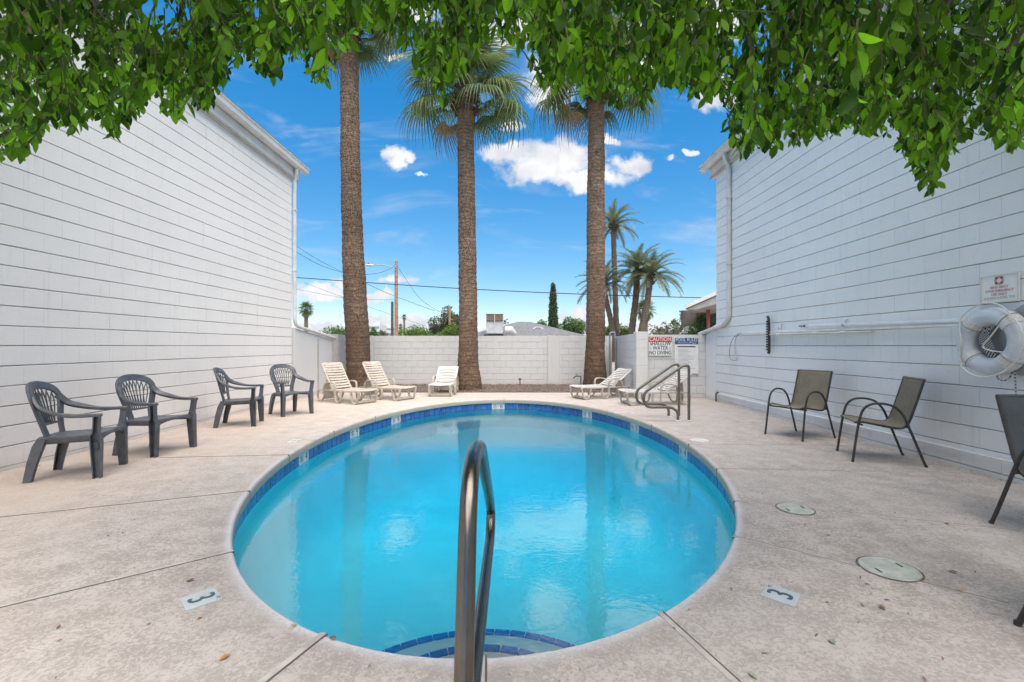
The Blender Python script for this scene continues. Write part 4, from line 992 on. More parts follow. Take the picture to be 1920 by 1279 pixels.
# ------------------------------------------------------------------ sun loungers
def make_lounger(mt, ml, deg=57):
    o = thing('sun_lounger', 'x', 'sun lounger', group='resin sun loungers before the back fence')
    W2 = .30; ang = R(deg); bl = .74; h0 = Vector((0, 0, .315)); bu = Vector((-math.cos(ang), 0, math.sin(ang))); bn = Vector((math.sin(ang), 0, math.cos(ang)))
    # backrest: two stiles, bowed slats
    for sg in (-1, 1):
        MB().ribbon([h0 + bu * (bl * k / 6) + Vector((0, sg * (W2 - .025), 0)) + bn * (-.012 * math.sin(math.pi * k / 6)) for k in range(7)], Vector((0, 1, 0)), .05, .028).build('back_stile', mt, o, True)
    def slat(c, up, nn, wd, hw):
        mb = MB(); pts = [c + Vector((0, hw * (-1 + 2 * k / 8), 0)) - nn * (.016 * (1 - (-1 + k / 4) ** 2)) for k in range(9)]
        mb.ribbon(pts, up, wd, .010); return mb
    nS = 10
    for k in range(nS):
        last = (k == nS - 1)
        slat(h0 + bu * (.055 + (bl - .075) * k / (nS - 1)) + bn * .010, bu, bn, .050 if not last else .080, W2 - .045).build('back_slat', mt, o, True)
    # seat: frame, slats
    for sg in (-1, 1):
        MB().ribbon([(-.08, sg * (W2 - .025), .30), (.5, sg * (W2 - .025), .295), (.88, sg * (W2 - .025), .315), (.95, sg * (W2 - .03), .30)], Vector((0, 1, 0)), .05, .05).build('seat_rail', mt, o, True)
    for k in range(12):
        slat(Vector((.04 + .078 * k, 0, .318)), Vector((1, 0, 0)), Vector((0, 0, 1)),   .054 if k < 11 else .08, W2 - .045).build('seat_slat', mt, o, True)
    for sg in (-1, 1):
        y = sg * (W2 + .018)
        MB().ribbon(spline([(-.30, y, .20), (-.27, y, .36), (-.20, y, .455), (-.05, y, .485), (.08, y, .48), (.135, y, .43), (.145, y, .30), (.150, y, .17), (.185, y, .045), (.25, y, .018), (.325, y, .05), (.35, y, .16), (.33, y, .28)], 4), Vector((0, 1, 0)), .052, .030).build('arm_leg', ml, o, True)
        y = sg * (W2 - .02)
        MB().ribbon(spline([(-.27, y, .38), (-.30, y, .20), (-.36, y, .06), (-.44, y, .018), (-.52, y, .05), (-.56, y, .17), (-.52, y, .27), (-.40, y, .29), (-.08, y, .29)], 4), Vector((0, 1, 0)), .045, .026).build('rear_leg', ml, o, True)
        MB().ribbon(spline([(.66, y, .28), (.69, y, .15), (.745, y, .035), (.80, y, .018), (.86, y, .035), (.90, y, .15), (.93, y, .28)], 4), Vector((0, 1, 0)), .05, .028).build('foot_leg', ml, o, True)
    MB().box((.80, 0, .045), (.09, 2 * W2 - .09, .055), None, .008).build('foot_bar', ml, o)
    MB().ribbon([h0 + bu * .5 + bn * -.02, Vector((-.46, 0, .20)), Vector((-.44, 0, .05))], Vector((0, 1, 0)), .35, .016).build('prop', ml, o, True)
    return o
l1 = make_lounger(M['lounger_tan'], M['lounger_leg'])
tan_spots = [(-3.88, 10.40, -31, 'beige resin sun lounger next to the armchairs'), (-3.17, 11.05, -31, 'beige resin sun lounger at the foot of the leaning palm')]
for i, (x, y, a, lab) in enumerate(tan_spots):
    c = l1 if i == 0 else copy_tree(l1); c.location = (x, y, 0); c.rotation_euler = (0, 0, R(a)); c.scale = (.92,) * 3; c['label'] = lab
l3 = make_lounger(M['lounger_white'], M['lounger_leg'], 34); wsp = [(-1.80, 12.15, -91, 'white resin sun lounger facing the pool head-on'), (2.28, 11.22, 204, 'white resin sun lounger beside the spigot and right palm'), (3.22, 9.95, 186, 'white resin sun lounger behind the ladder rails')]
for i, (x, y, a, lab) in enumerate(wsp):
    c = l3 if i == 0 else copy_tree(l3); c.location = (x, y, 0); c.scale = (.93,) * 3; c.rotation_euler = (0, 0, R(a)); c['label'] = lab

# ------------------------------------------------------------------ palms
def leaf_attr(me, v):
    at = me.attributes.new('leafvar', 'FLOAT', 'POINT'); at.data.foreach_set('value', np.full(len(me.vertices), v, np.float32) if np.isscalar(v) else np.array(v, np.float32))
def fan_frond(seed, droop, name='frond', m=None, pet=.85, rad=.95, seg=34):
    r_ = random.Random(seed); mb = MB()
    mb.tube([(0, 0, 0), (pet * .5, 0, .03), (pet, 0, 0)], [.022, .016, .012], 5)
    for k in range(seg):
        a = R(-118 + 236 * k / (seg - 1)); L = rad * (.72 + .28 * math.cos(a * .62)) * r_.uniform(.9, 1.06); wd = .022
        dirv = Vector((math.cos(a), math.sin(a), 0)); sd_ = Vector((-math.sin(a), math.cos(a), 0)); N_ = 6; vs = []; hang = droop * r_.uniform(.7, 1.35)
        for q in range(N_ + 1):
            u = q / N_; dz = -hang * max(0, u - .35) ** 1.7 * 1.15 + .10 * math.sin(math.pi * u) - .25 * abs(math.sin(a)) * u * u * .3
            wk = wd * (.5 + 1.1 * u if u < .45 else 1.0 - (u - .45) / .55 * .92)
            p = Vector((pet, 0, 0)) + dirv * (L * u * (1 - .22 * hang * u * u)) + Vector((0, 0, dz * L))
            vs += [p + sd_ * wk + Vector((0, 0, .012)), p, p - sd_ * wk + Vector((0, 0, .012))]
        fs = []
        for q in range(N_):
            i = q * 3; fs += [(i, i + 3, i + 4, i + 1), (i + 1, i + 4, i + 5, i + 2)]
        mb.add(vs, fs)
    me = mb.mesh(name, m or M['fan'], True); leaf_attr(me, r_.uniform(0, 1)); return me
fan_set = {g_: [fan_frond(10 * i + k, d_) for k in range(3)] for i, (g_, d_) in enumerate((('up', .35), ('mid', .75), ('low', .95)))}
fan_dry = [fan_frond(90 + k, 1.3, m=M['dry_frond']) for k in range(2)]
def tall_palm(label, base, topc, prof_px, leans, seed, rb_=1.0):
    r_ = random.Random(seed); o = thing('fan_palm', label, 'palm tree', base, 0, 'tall fan palms in the gravel bed')
    mb = MB(); N_ = 150; n = 22; rings = []; hgt = topc.z - base.z; per_ = .105
    for i in range(N_ + 1):
        u = i / N_; z = hgt * u; c = spline_pt(leans, u); rad = np.interp(z, [a for a, b in prof_px], [b for a, b in prof_px]) * (1 + .022 * math.sin(i * 2.1) + r_.uniform(-.008, .008))
        rings.append([Vector((c.x - base.x + rad * (1 + .02 * math.sin(3 * g_ + i * .3) + r_.uniform(-.012, .012)) * math.cos(g_), c.y - base.y + rad * math.sin(g_), z)) for g_ in [2 * math.pi * k / n for k in range(n)]])
    mb.loft(rings, True, True); mb.build('trunk', M['trunk'], o, True)
    tc_ = topc - base
    # crown shaft: shaggy cut leaf bases
    mb = MB()
    for k in range(240):
        a = r_.uniform(0, 6.28); z = r_.uniform(-.55, .3); rad = .29 + .13 * math.sin(math.pi * (z + .55) / .85); d_ = Vector((math.cos(a), math.sin(a), 0)); L = r_.uniform(.09, .2)
        p = tc_ + d_ * (rad * .75) + Vector((0, 0, z)); q = p + d_ * L * .8 + Vector((0, 0, r_.choice((-1, 1)) * L * .6)); s_ = Vector((-d_.y, d_.x, 0)) * .045
        mb.add([p + s_, p - s_, q - s_ * .4, q + s_ * .4, p + Vector((0, 0, -.05))], [(0, 1, 2, 3), (0, 3, 4), (1, 4, 2)])
    mb.build('old_leaf_bases', M['boot'], o)
    for k in range(36):
        u = (k + .5) / 36; el = R(80) - u * R(104) + r_.uniform(-.12, .12); az = k * 2.39996 + r_.uniform(-.2, .2)
        grp = 'up' if u < .35 else ('mid' if u < .68 else 'low')
        me = r_.choice(fan_set[grp]) if k not in (35,) else r_.choice(fan_dry)
        c = link('frond', me, o); c.location = tc_ + Vector((math.cos(az) * .12, math.sin(az) * .12, .25 - .45 * u)); c.rotation_euler = (r_.uniform(-.3, .3), -el, az); s_ = r_.uniform(1.0, 1.25); c.scale = (s_,) * 3
    return o
def spline_pt(pts, u):
    n = len(pts) - 1; k = min(int(u * n), n - 1); f_ = u * n - k; return pts[k].lerp(pts[k + 1], f_)
def palm(label, bx, by, d, px, prof, seed, ztop):
    """px: photo x of the trunk's middle at even heights"""
    base = Vector(((bx - VX) * d / F, d, -.02)); pts = [Vector(((x - VX) * d / F, d, 0)) for x in px]
    topc = Vector((pts[-1].x, d, ztop)); return tall_palm(label, base, topc, prof, pts, seed)
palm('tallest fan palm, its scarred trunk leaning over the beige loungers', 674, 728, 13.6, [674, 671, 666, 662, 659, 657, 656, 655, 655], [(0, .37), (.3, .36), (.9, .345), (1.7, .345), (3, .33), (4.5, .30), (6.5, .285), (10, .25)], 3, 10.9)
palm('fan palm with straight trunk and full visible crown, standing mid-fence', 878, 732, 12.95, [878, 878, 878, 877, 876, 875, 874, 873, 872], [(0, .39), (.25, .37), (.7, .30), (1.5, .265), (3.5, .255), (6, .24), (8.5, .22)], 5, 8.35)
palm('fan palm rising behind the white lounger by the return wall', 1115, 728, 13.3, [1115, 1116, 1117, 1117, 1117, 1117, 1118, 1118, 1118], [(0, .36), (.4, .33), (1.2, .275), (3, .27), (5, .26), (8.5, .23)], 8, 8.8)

def date_frond(seed, L=2.9):
    r_ = random.Random(seed); mb = MB(); N_ = 12; path = []
    for i in range(N_ + 1):
        u = i / N_; path.append(Vector((L * (u - .14 * u ** 3), 0, L * (.30 * u - .62 * u * u))))
    mb.tube(path, [.03 * (1 - .8 * i / N_) for i in range(N_ + 1)], 4)
    for q in range(46):
        u = .12 + .86 * q / 45; k = u * N_; i = min(int(k), N_ - 1); p = path[i].lerp(path[i + 1], k - i); tg = (path[i + 1] - path[i]).normalized()
        for sg in (-1, 1):
            ll = .42 * math.sin(math.pi * min(1, .18 + u * .80)) ** .7 * r_.uniform(.8, 1.1) + .05
            dv = (tg * .75 + Vector((0, sg * .62, .30 + r_.uniform(-.2, .15)))).normalized(); s_ = tg * .032
            e = p + dv * ll + Vector((0, 0, -.12 * ll)); mb.add([p - s_, p + s_, e + s_ * .2, e - s_ * .2], [(0, 1, 2, 3)])
    me = mb.mesh('frond', M['date'], False); leaf_attr(me, r_.uniform(0, 1)); return me
dfr = [date_frond(k) for k in range(4)]
def date_palm(label, pts_px, d, r0, fr=1.0, nf=40, seed=1):
    r_ = random.Random(seed); base = P(*pts_px[0], d); base.z = -.03; o = thing('date_palm', label, 'palm tree', base, 0, 'date palms beyond the fence')
    path = [Vector((0, 0, 0))] + [P(x, y, d) - base for (x, y) in pts_px]; path = spline(path, 8); topc = path[-1]
    MB().tube(path, [r0 * (1.15 - .25 * i / len(path)) * (1 + .06 * (-1) ** i) for i in range(len(path))], 12).build('trunk', M['trunk_far'], o, True)
    mb = MB()
    for k in range(60):
        a = r_.uniform(0, 6.28); z = r_.uniform(-.7, .2); dv = Vector((math.cos(a), math.sin(a), .8)); p = topc + Vector((math.cos(a) * r0, math.sin(a) * r0, z)); s_ = Vector((-math.sin(a), math.cos(a), 0)) * .07
        mb.add([p + s_, p - s_, p + dv * .3 - s_ * .4, p + dv * .3 + s_ * .4], [(0, 1, 2, 3)])
    mb.build('leaf_bases', M['boot'], o)
    for k in range(nf):
        u = (k + .5) / nf; el = R(80) - u * R(104) + r_.uniform(-.1, .1); az = k * 2.39996 + r_.uniform(-.2, .2)
        c = link('frond', r_.choice(dfr), o); c.location = topc; c.rotation_euler = (r_.uniform(-.2, .2), -el, az); s_ = fr * r_.uniform(.85, 1.1); c.scale = (s_,) * 3
    return o
date_palm('tallest slim date palm beyond the fence', [(1156, 640), (1154, 560), (1152, 500), (1150, 425)], 40, .24, .92, 42, 11)
date_palm('date palm half hidden behind the right fan palm', [(1150, 640), (1145, 600), (1137, 565), (1132, 535)], 37, .22, .95, 40, 12)
date_palm('date palm with straight grey trunk, middle of the clump', [(1183, 640), (1187, 600), (1192, 560), (1195, 510)], 36, .26, .95, 42, 13)
date_palm('date palm with curved trunk on the open side of the clump', [(1200, 640), (1207, 600), (1214, 565), (1219, 520)], 35, .25, .98, 42, 14)

def small_fan_palm(label, x, yc, d, r_px, trunk_r, seed, nf=46, group='distant fan palms'):
    r_ = random.Random(seed); c0 = P(x, yc, d); base = Vector((c0.x, d, -.03)); o = thing('fan_palm', label, 'palm tree', base, 0, group)
    MB().tube([(0, 0, 0), (0, 0, (c0.z) * .5), (0, 0, c0.z)], [trunk_r * 1.3, trunk_r, trunk_r], 10).build('trunk', M['trunk_far'], o, True)
    sc_ = (r_px * d / F) / 1.75; q = c0 - base
    for k in range(nf):
        u = (k + .5) / nf; el = R(85) - u * R(160) + r_.uniform(-.1, .1); az = k * 2.39996
        me = r_.choice(fan_set['up' if u < .6 else 'mid']) if u < .82 else r_.choice(fan_dry)
        f_ = link('frond', me, o); f_.location = q + Vector((0, 0, -.3 * u)); f_.rotation_euler = (r_.uniform(-.2, .2), -el, az); f_.scale = (sc_,) * 3
    return o
small_fan_palm('lone round-headed fan palm above the left side fence', 574, 579, 70, 16, .28, 21)
small_fan_palm('small fan palm between the date palm trunks', 1209, 580, 46, 23, .3, 22)
small_fan_palm('tiny far fan palm beside the utility poles', 758, 594, 150, 6, .3, 23, 26)
small_fan_palm('lower tiny far fan palm behind the utility poles', 751, 612, 160, 6, .3, 24, 26)

# ------------------------------------------------------------------ background trees
LEAFQ = np.array([[0, 0, 0], [.5, .28, .06], [1, 0, -.05], [.5, -.28, .06]]); LEAFQF = np.array([[0, 1, 2, 3]])
def crown_pts(n, lumps):
    T = []; tot = sum(l[1][0] * l[1][1] * l[1][2] for l in lumps)
    for (c, r3) in lumps:
        k = int(n * r3[0] * r3[1] * r3[2] / tot) + 10; v = rng.normal(size=(k, 3)); v /= np.linalg.norm(v, axis=1)[:, None]
        T.append(np.array(c) + v * (rng.uniform(.25, 1, k) ** .45)[:, None] * np.array(r3))
    return np.concatenate(T)
def bg_tree(label, x0, x1, ytop, d, m, n=5000, leaf=.22, lumps=11, seed=1, name='tree', low=None, group=None, trunk_r=.15, squash=1.0):
    """a broad tree or bush filling the photo columns x0..x1 up to ytop at depth d"""
    r_ = random.Random(seed); a, b = P(x0, ytop, d), P(x1, ytop, d); cx = (a.x + b.x) / 2; wx = (b.x - a.x) / 2; top_ = a.z
    base = Vector((cx, d, -.03)); o = thing(name, label, 'tree', base, 0, group); lo = low if low is not None else .25 * top_
    L = []
    for k in range(lumps):
        u = r_.uniform(-.75, .75); hz = lo + (top_ - lo) * (r_.uniform(.25, .72)) * (1 - .35 * u * u); rr0 = r_.uniform(.38, .56) * min(wx, (top_ - lo) * .75)
        L.append(((u * wx, r_.uniform(-.5, .5) * wx * .8, hz), (rr0 * 1.15, rr0 * 1.1, rr0 * .8)))
    L.append(((r_.uniform(-.2, .2) * wx, 0, top_ - .30 * (top_ - lo)), (wx * .42, wx * .42, .30 * (top_ - lo))))
    T = crown_pts(n, L); k = len(T)
    cr = instanced('crown', LEAFQ, LEAFQF, rand_rot(k), T, rng.uniform(.6, 1.3, k) * leaf, m, rng.uniform(0, 1, k) ** 1.3, o)
    mb = MB(); mb.tube([(0, 0, 0), (.05, 0, lo * .8), (0, 0, lo + .4 * (top_ - lo))], [trunk_r * 1.3, trunk_r, trunk_r * .6], 8)
    for l in L[:6]: mb.tube([(0, 0, lo * .8), Vector(l[0]) * .5 + Vector((0, 0, lo * .4)), l[0]], [trunk_r * .6, trunk_r * .4, trunk_r * .15], 6)
    mb.build('trunk', M['limb'], o, True)
    return o
TG = 'trees beyond the fence'
bg_tree('dark olive tree with airy top beside the middle palm', 806, 868, 572, 48, M['tree_b'], 7000, .22, 14, 31, group=TG)
bg_tree('bright feathery green tree behind the short pole', 822, 872, 603, 42, M['tree_c'], 5000, .16, 10, 32, group=TG)
bg_tree('bright green rounded tree to the right of the utility poles', 748, 812, 607, 44, M['tree_c'], 6000, .16, 12, 33, group=TG)
bg_tree('green hedge-like tree left of the leaning palm', 600, 664, 608, 46, M['tree_a'], 6000, .18, 12, 34, group=TG)
bg_tree('low shrubby tree right of the leaning palm', 684, 712, 613, 46, M['tree_a'], 3500, .18, 8, 35, group=TG)
bg_tree('small dark tree next to the twin poles', 700, 738, 618, 60, M['tree_b'], 3000, .2, 8, 36, group=TG)
bg_tree('thin pale tree behind the rooftop cooler', 932, 968, 596, 75, M['tree_b'], 1600, .3, 8, 37, group=TG)
bg_tree('dark green tree on the near side of the cypress', 988, 1040, 598, 68, M['tree_a'], 5000, .26, 10, 38, group=TG)
bg_tree('round green tree between cypress and right palm', 1036, 1098, 592, 64, M['tree_a'], 7000, .26, 12, 39, group=TG)
bg_tree('deep green tree between the date palm trunks', 1128, 1182, 594, 50, M['tree_a'], 6000, .22, 10, 40, group=TG)
bg_tree('dry bushy tree low behind the sign wall pillar', 1206, 1262, 612, 40, M['tree_b'], 3500, .2, 10, 41, group=TG)
bg_tree('shrub hanging under the neighbouring eave', 1286, 1345, 580, 19, M['tree_a'], 3500, .10, 10, 42, low=1.2)
bg_tree('brown-grey low shrub left of the fan palm', 580, 606, 622, 60, M['tree_b'], 1500, .22, 6, 44, group=TG)
# wispy tree: fine branches with sparse leaf sprays
r_ = random.Random(77); base = P(1268, 640, 24); base.z = -.03; o = thing('wispy_tree', 'wispy thin-leaved tree left of the neighbouring eave', 'tree', base)
mb = MB(); tips = []
mb.tube([(0, 0, 0), (.05, 0, 1.2), (0, 0, 1.8)], [.06, .05, .04], 8)
for k in range(34):
    a = r_.uniform(0, 6.28); el = r_.uniform(.1, 1.25); L = r_.uniform(1.0, 2.3); p0 = Vector((0, 0, r_.uniform(.9, 1.8)))
    pts = [p0 + Vector((math.cos(a) * math.cos(el), math.sin(a) * math.cos(el), math.sin(el) - .22 * u * u)) * L * u + Vector((r_.uniform(-.04, .04), 0, r_.uniform(-.04, .04))) for u in (0, .25, .5, .75, 1)]
    mb.tube(pts, [.028, .023, .018, .013, .008], 4); tips += [pts[2].lerp(pts[4], r_.random()) for _ in range(26)]
mb.build('branches', M['limb'], o)
T = np.array([tuple(q + Vector((r_.gauss(0, .07), r_.gauss(0, .07), r_.gauss(0, .05)))) for q in tips]); k = len(T)
instanced('crown', LEAFQ, LEAFQF, rand_rot(k), T, rng.uniform(.10, .21, k), M['tree_b'], rng.uniform(0, 1, k), o)
# cypress
base = P(1037, 640, 62); base.z = -.03; hgt = P(1037, 533, 62).z; o = thing('cypress_tree', 'tall narrow pointed cypress above the grey roof', 'tree', base)
k = 9000; zz = rng.uniform(.03, 1, k) ** 1.1; rad = .95 * np.sqrt(np.clip(1 - zz, 0, 1)) * (.86 + .2 * np.sin(zz * 40) * .3) * rng.uniform(.35, 1.0, k) ** .4; aa = rng.uniform(0, 6.283, k)
T = np.stack([rad * np.cos(aa), rad * np.sin(aa), zz * hgt + rng.normal(0, .1, k)], 1)
instanced('crown', LEAFQ, LEAFQF, rand_rot(k), T, rng.uniform(.18, .36, k), M['cypress'], rng.uniform(0, 1, k), o); MB().tube([(0, 0, 0), (0, 0, hgt * .9)], [.18, .03], 8).build('trunk', M['limb'], o)

# ------------------------------------------------------------------ background buildings, poles, wires
d = 45; c = P(985, 606, d); zr = c.z; ze = P(985, 633, d).z - .15; x0, x1 = P(846, 632, d).x, P(1128, 632, d).x
h = thing('grey_roof_house', 'low house with grey shingle hip roof behind the fence', 'house', ((x0 + x1) / 2, d + 4, 0))
rx0, rx1 = P(972, 606, d).x, P(996, 606, d).x; mb = MB(); y0_, y1_ = d, d + 9
mb.add([(x0, y0_, ze), (x1, y0_, ze), (x1, y1_, ze), (x0, y1_, ze), (rx0, (y0_ + y1_) / 2, zr + .38), (rx1, (y0_ + y1_) / 2, zr + .38)], [(0, 1, 5, 4), (1, 2, 5), (2, 3, 4, 5), (3, 0, 4), (3, 2, 1, 0)])
roof = mb.build('roof', M['roof2'] if 'roof2' in M else mat('grey_shingle', (.14, .145, .15), .9, .2, 3, .3, 14, .02), h, False, True)
MB().box(((x0 + x1) / 2, d + 4.5, ze / 2), (x1 - x0 - .8, 8.2, ze - .02)).build('wall', M['far_wall'], h, False, True)
mb = MB(); v0 = P(1009, 617, d + 2.6)
mb.loft([[v0 + Vector((.62 * math.cos(a), y, .40 * math.sin(a) - .15)) for a in [math.pi * k / 10 for k in range(11)]] for y in (0, 1.2)], True, True); vt = mb.build('dormer_vent', M['white'], roof, False, True)
for k in range(3): MB().box(v0 + Vector((0, -.03, -.03 + .11 * k)), (.9 - .2 * k, .04, .03)).build('louvre', M['pipe_grey'], vt, False, True)
cl = thing('rooftop_cooler', 'boxy rooftop evaporative cooler with brown pads on the grey roof', 'cooler', P(925, 628, d - .2))
a, b = P(911, 588, d - .5), P(944, 628, d - .5); w_ = b.x - a.x; hh = a.z - b.z; cx = (a.x + b.x) / 2
MB().box((cx, d + .4, b.z + hh * .36), (w_ * .94, 1.5, hh * .60), None, .02).build('cabinet', M['metal_grey'], cl, False, True)
for k in (-1, 1): MB().box((cx + k * w_ * .25, d + .3, a.z - hh * .17), (w_ * .46, 1.6, hh * .33), None, .02).build('pad', M['cooler_pad'], cl, False, True)
for k in (-1, 0, 1): MB().box((cx + k * w_ * .49, d - .52, a.z - hh * .30), (.07, .05, hh * .62)).build('frame_post', M['metal_grey'], cl, False, True)
MB().box((cx, d - .54, a.z - .02), (w_ * 1.02, .05, .07)).build('frame_rail', M['metal_grey'], cl, False, True)
MB().box((cx - .1, d + .3, b.z - .02), (w_ * 1.1, 1.7, .12)).build('stand', M['black'], cl, False, True)
mb = MB(); dc = P(958, 622, d - .3); mb.loft([[dc + Vector((u, y * 1.0, .55 * math.sqrt(max(0, 1 - ((u - .1) / .75) ** 2)) - .2)) for u in [-.6 + 1.35 * k / 10 for k in range(11)]] + [dc + Vector((.7, y, -.5)), dc + Vector((-.6, y, -.5))] for y in (0, .7)], True, True) if False else None
mb.tube([dc + Vector((-.55, .2, .12)), dc + Vector((0, .2, .15)), dc + Vector((.42, .3, -.2))], [.40, .42, .2], 12); mb.build('duct', M['metal_grey'], cl, True, True)
# neighbouring eave at the right
nb = thing('neighbour_carport', 'neighbouring pale eave with dark soffit and red-brown post', 'carport', (7.2, 18, 0))
a, b = P(1284, 579, 17), P(1400, 528, 17); mb = MB()
up = Vector((0, 0, .15)); bk = Vector((4.2, 7, 0))
mb.add([a, b, b + up, a + up * .9, a + bk, b + bk, b + bk + up, a + bk + up * .9], [(0, 1, 2, 3), (7, 6, 5, 4), (0, 4, 5, 1), (1, 5, 6, 2), (2, 6, 7, 3), (3, 7, 4, 0)]); mb.build('roof', M['trim'], nb, False, True)
mb = MB(); a2, b2 = a + Vector((.06, .08, -.02)), b + Vector((0, .08, -.02)); mb.add([a2, b2, b2 + bk * .95, a2 + bk * .95, a2 + Vector((.4, 0, -.0)), b2 + Vector((0, 0, -.5)), b2 + bk * .93 + Vector((0, 0, -.5)), a2 + bk * .93 + Vector((.4, 0, 0))], [(0, 1, 5, 4), (4, 5, 6, 7), (3, 2, 1, 0), (7, 6, 2, 3), (0, 4, 7, 3), (1, 2, 6, 5)]); mb.build('soffit', M['soffit'], nb, False, True)
MB().box((P(1328, 600, 17.6).x, 17.6, 1.3), (.10, .10, 2.7)).build('post', M['post_red'], nb, False, True)
MB().box((P(1345, 600, 19).x, 20, 1.05), (1.9, .2, 2.1)).build('back_wall', M['far_wall'], nb, False, True)
MB().box((P(1345, 600, 19).x, 20, 2.45), (2.2, .2, .7)).build('beam', M['wood_dark'], nb, False, True)
# far office blocks
def office(label, x0, x1, yt, d, seed):
    a, b = P(x0, yt, d), P(x1, 640, d); w_ = b.x - a.x; o = thing('office_block', label, 'building', ((a.x + b.x) / 2, d, 0), 0, 'far office blocks'); hh = a.z
    MB().box((0, 6, hh / 2), (w_, 12, hh)).build('wall', M['far_wall'], o); MB().box((w_ * .1, 6, hh + .5), (w_ * .5, 6, 1.0)).build('roof_plant', M['far_wall'], o)
    for r2 in range(3): MB().box((0, -.05, hh - 1.3 - 2.6 * r2), (w_ * .9, .1, 1.0)).build('window_band', M['far_glass'], o)
office('pale far office block just right of the leaning palm', 688, 712, 609, 220, 1); office('lower far office block left of the utility poles', 718, 740, 613, 260, 2)
# utility poles
def upole(label, x, yt, d, r, m, extra=None):
    p = P(x, yt, d); o = thing('utility_pole', label, 'pole', (p.x, d, -.03), 0, 'wooden utility poles'); MB().tube([(0, 0, 0), (0, 0, p.z * .5), (0, 0, p.z)], [r * 1.15, r * 1.05, r * .9], 12).build('pole', m, o, True); return o, p
o, p = upole('tall tan wooden utility pole carrying a street lamp arm', 743, 489, 40, .155, M['wood_pole'])
sl = thing('street_lamp', 'grey cobra-head street lamp on the tall wooden pole', 'street lamp', P(741, 507, 39.85))
MB().tube(spline([P(742, 507, 39.8), P(731, 500, 39.8), P(717, 497, 39.8), P(700, 496.5, 39.8)], 6), .045, 8).build('arm', M['pipe_grey'], sl, True, True)
a = P(693, 497, 39.8); mb = MB(); mb.loft([[a + Vector((x, wd * math.cos(g_), h_ * math.sin(g_) - .02)) for g_ in [2 * math.pi * k / 10 for k in range(10)]] for (x, wd, h_) in ((-.40, .03, .03), (-.32, .12, .07), (-.1, .15, .10), (.2, .11, .09), (.36, .05, .05))]); mb.build('lamp_head', M['metal_grey'], sl, True, True)
MB().tube([a + Vector((-.1, 0, .06)), a + Vector((-.1, 0, .17))], .05, 8).build('photocell', M['black'], sl, True, True)
MB().box((0, -.16, p.z - .5), (.12, .1, .25)).build('bracket', M['pipe_grey'], o)
upole('short dark weathered pole beside the tall tan one', 735.5, 565, 41, .125, M['wood_dark']); upole('short tan pole in front of the olive tree', 843, 573, 46, .13, M['wood_pole'])
def wire(label, px, d, r, n=6, dz=None):
    o = thing('overhead_cable', label, 'cable', P(*px[0], d[0] if isinstance(d, tuple) else d)); k = len(px) - 1
    pts = [P(x, y, d[0] + (d[1] - d[0]) * i / k if isinstance(d, tuple) else d) for i, (x, y) in enumerate(px)]
    MB().tube(spline(pts, n), r, 6).build('strand', M['wire'], o, True, True); return o
wire('thick black overhead cable crossing the whole view', [(380, 506), (550, 520), (743, 533.5), (900, 543), (1100, 552), (1300, 558), (1480, 563)], 38, .038)
wire('upper of two sagging cables leaving the white building', [(380, 350), (550, 458), (600, 489), (648, 511), (690, 514.5), (720, 509), (743, 498)], (30, 40), .014)
wire('lower of two sagging cables leaving the white building', [(380, 380), (550, 470), (600, 497), (648, 513)], (30, 36), .016)
wire('thin cable falling from the tall pole to the short tan pole', [(745, 499), (762, 525), (785, 557), (812, 578), (843, 592)], (40, 46), .014)
wire('cable slanting from the leaning palm to the olive tree', [(640, 508), (700, 538), (742, 556), (790, 574), (815, 583)], (39, 44), .018)
wire('thin cable low behind the leaning palm', [(550, 541), (650, 559), (742, 562.5)], (38, 40), .012)
wire('thin cable falling toward the green tree', [(570, 530), (650, 560), (690, 575), (740, 592), (800, 612)], (39, 50), .012)

# ------------------------------------------------------------------ ficus overhead
LT = [0, .14, .32, .52, .72, .90, 1.0]; LWp = [.0, .46, .88, 1.0, .78, .32, 0]
def leaf_base(wr=.25, fold=.22, curl=.14, twist=0.0):
    v = []; 
    for t_, w_ in zip(LT, LWp):
        zc = -curl * t_ * t_
        v.append((t_, 0, zc))
        if 0 < t_ < 1: v += [(t_ + .01, wr * w_, zc + fold * wr * w_), (t_ + .01, -wr * w_, zc + fold * wr * w_)]
    f = []; ids = [0] + [1 + 3 * i for i in range(5)] + [16]
    tri = []
    tri += [(0, 1, 2), (0, 3, 1)]
    for i in range(4):
        c, l, r2 = 1 + 3 * i, 2 + 3 * i, 3 + 3 * i; c2, l2, r3 = c + 3, l + 3, r2 + 3
        tri += [(c, c2, l2), (c, l2, l), (c, r3, c2), (c, r2, r3)]
    tri += [(13, 16, 14), (13, 15, 16)]
    return np.array(v, float), np.array(tri)
LB = [leaf_base(.23, .18, .12), leaf_base(.26, .34, .22), leaf_base(.21, .10, .42), leaf_base(.20, .75, .05), leaf_base(.25, .05, -.12)]
def frames(dirs, nrm):
    x = dirs / np.linalg.norm(dirs, axis=1)[:, None]; y = np.cross(nrm, x); y /= np.maximum(np.linalg.norm(y, axis=1), 1e-6)[:, None]; z = np.cross(x, y)
    return np.stack([x, y, z], 2)
fig = thing('ficus_tree', 'leafy green ficus whose drooping branches hang over the near side of the pool', 'tree', (1.3, -2.1, 0))
leafP, leafD, leafS, leafV, twigs = [], [], [], [], MB()
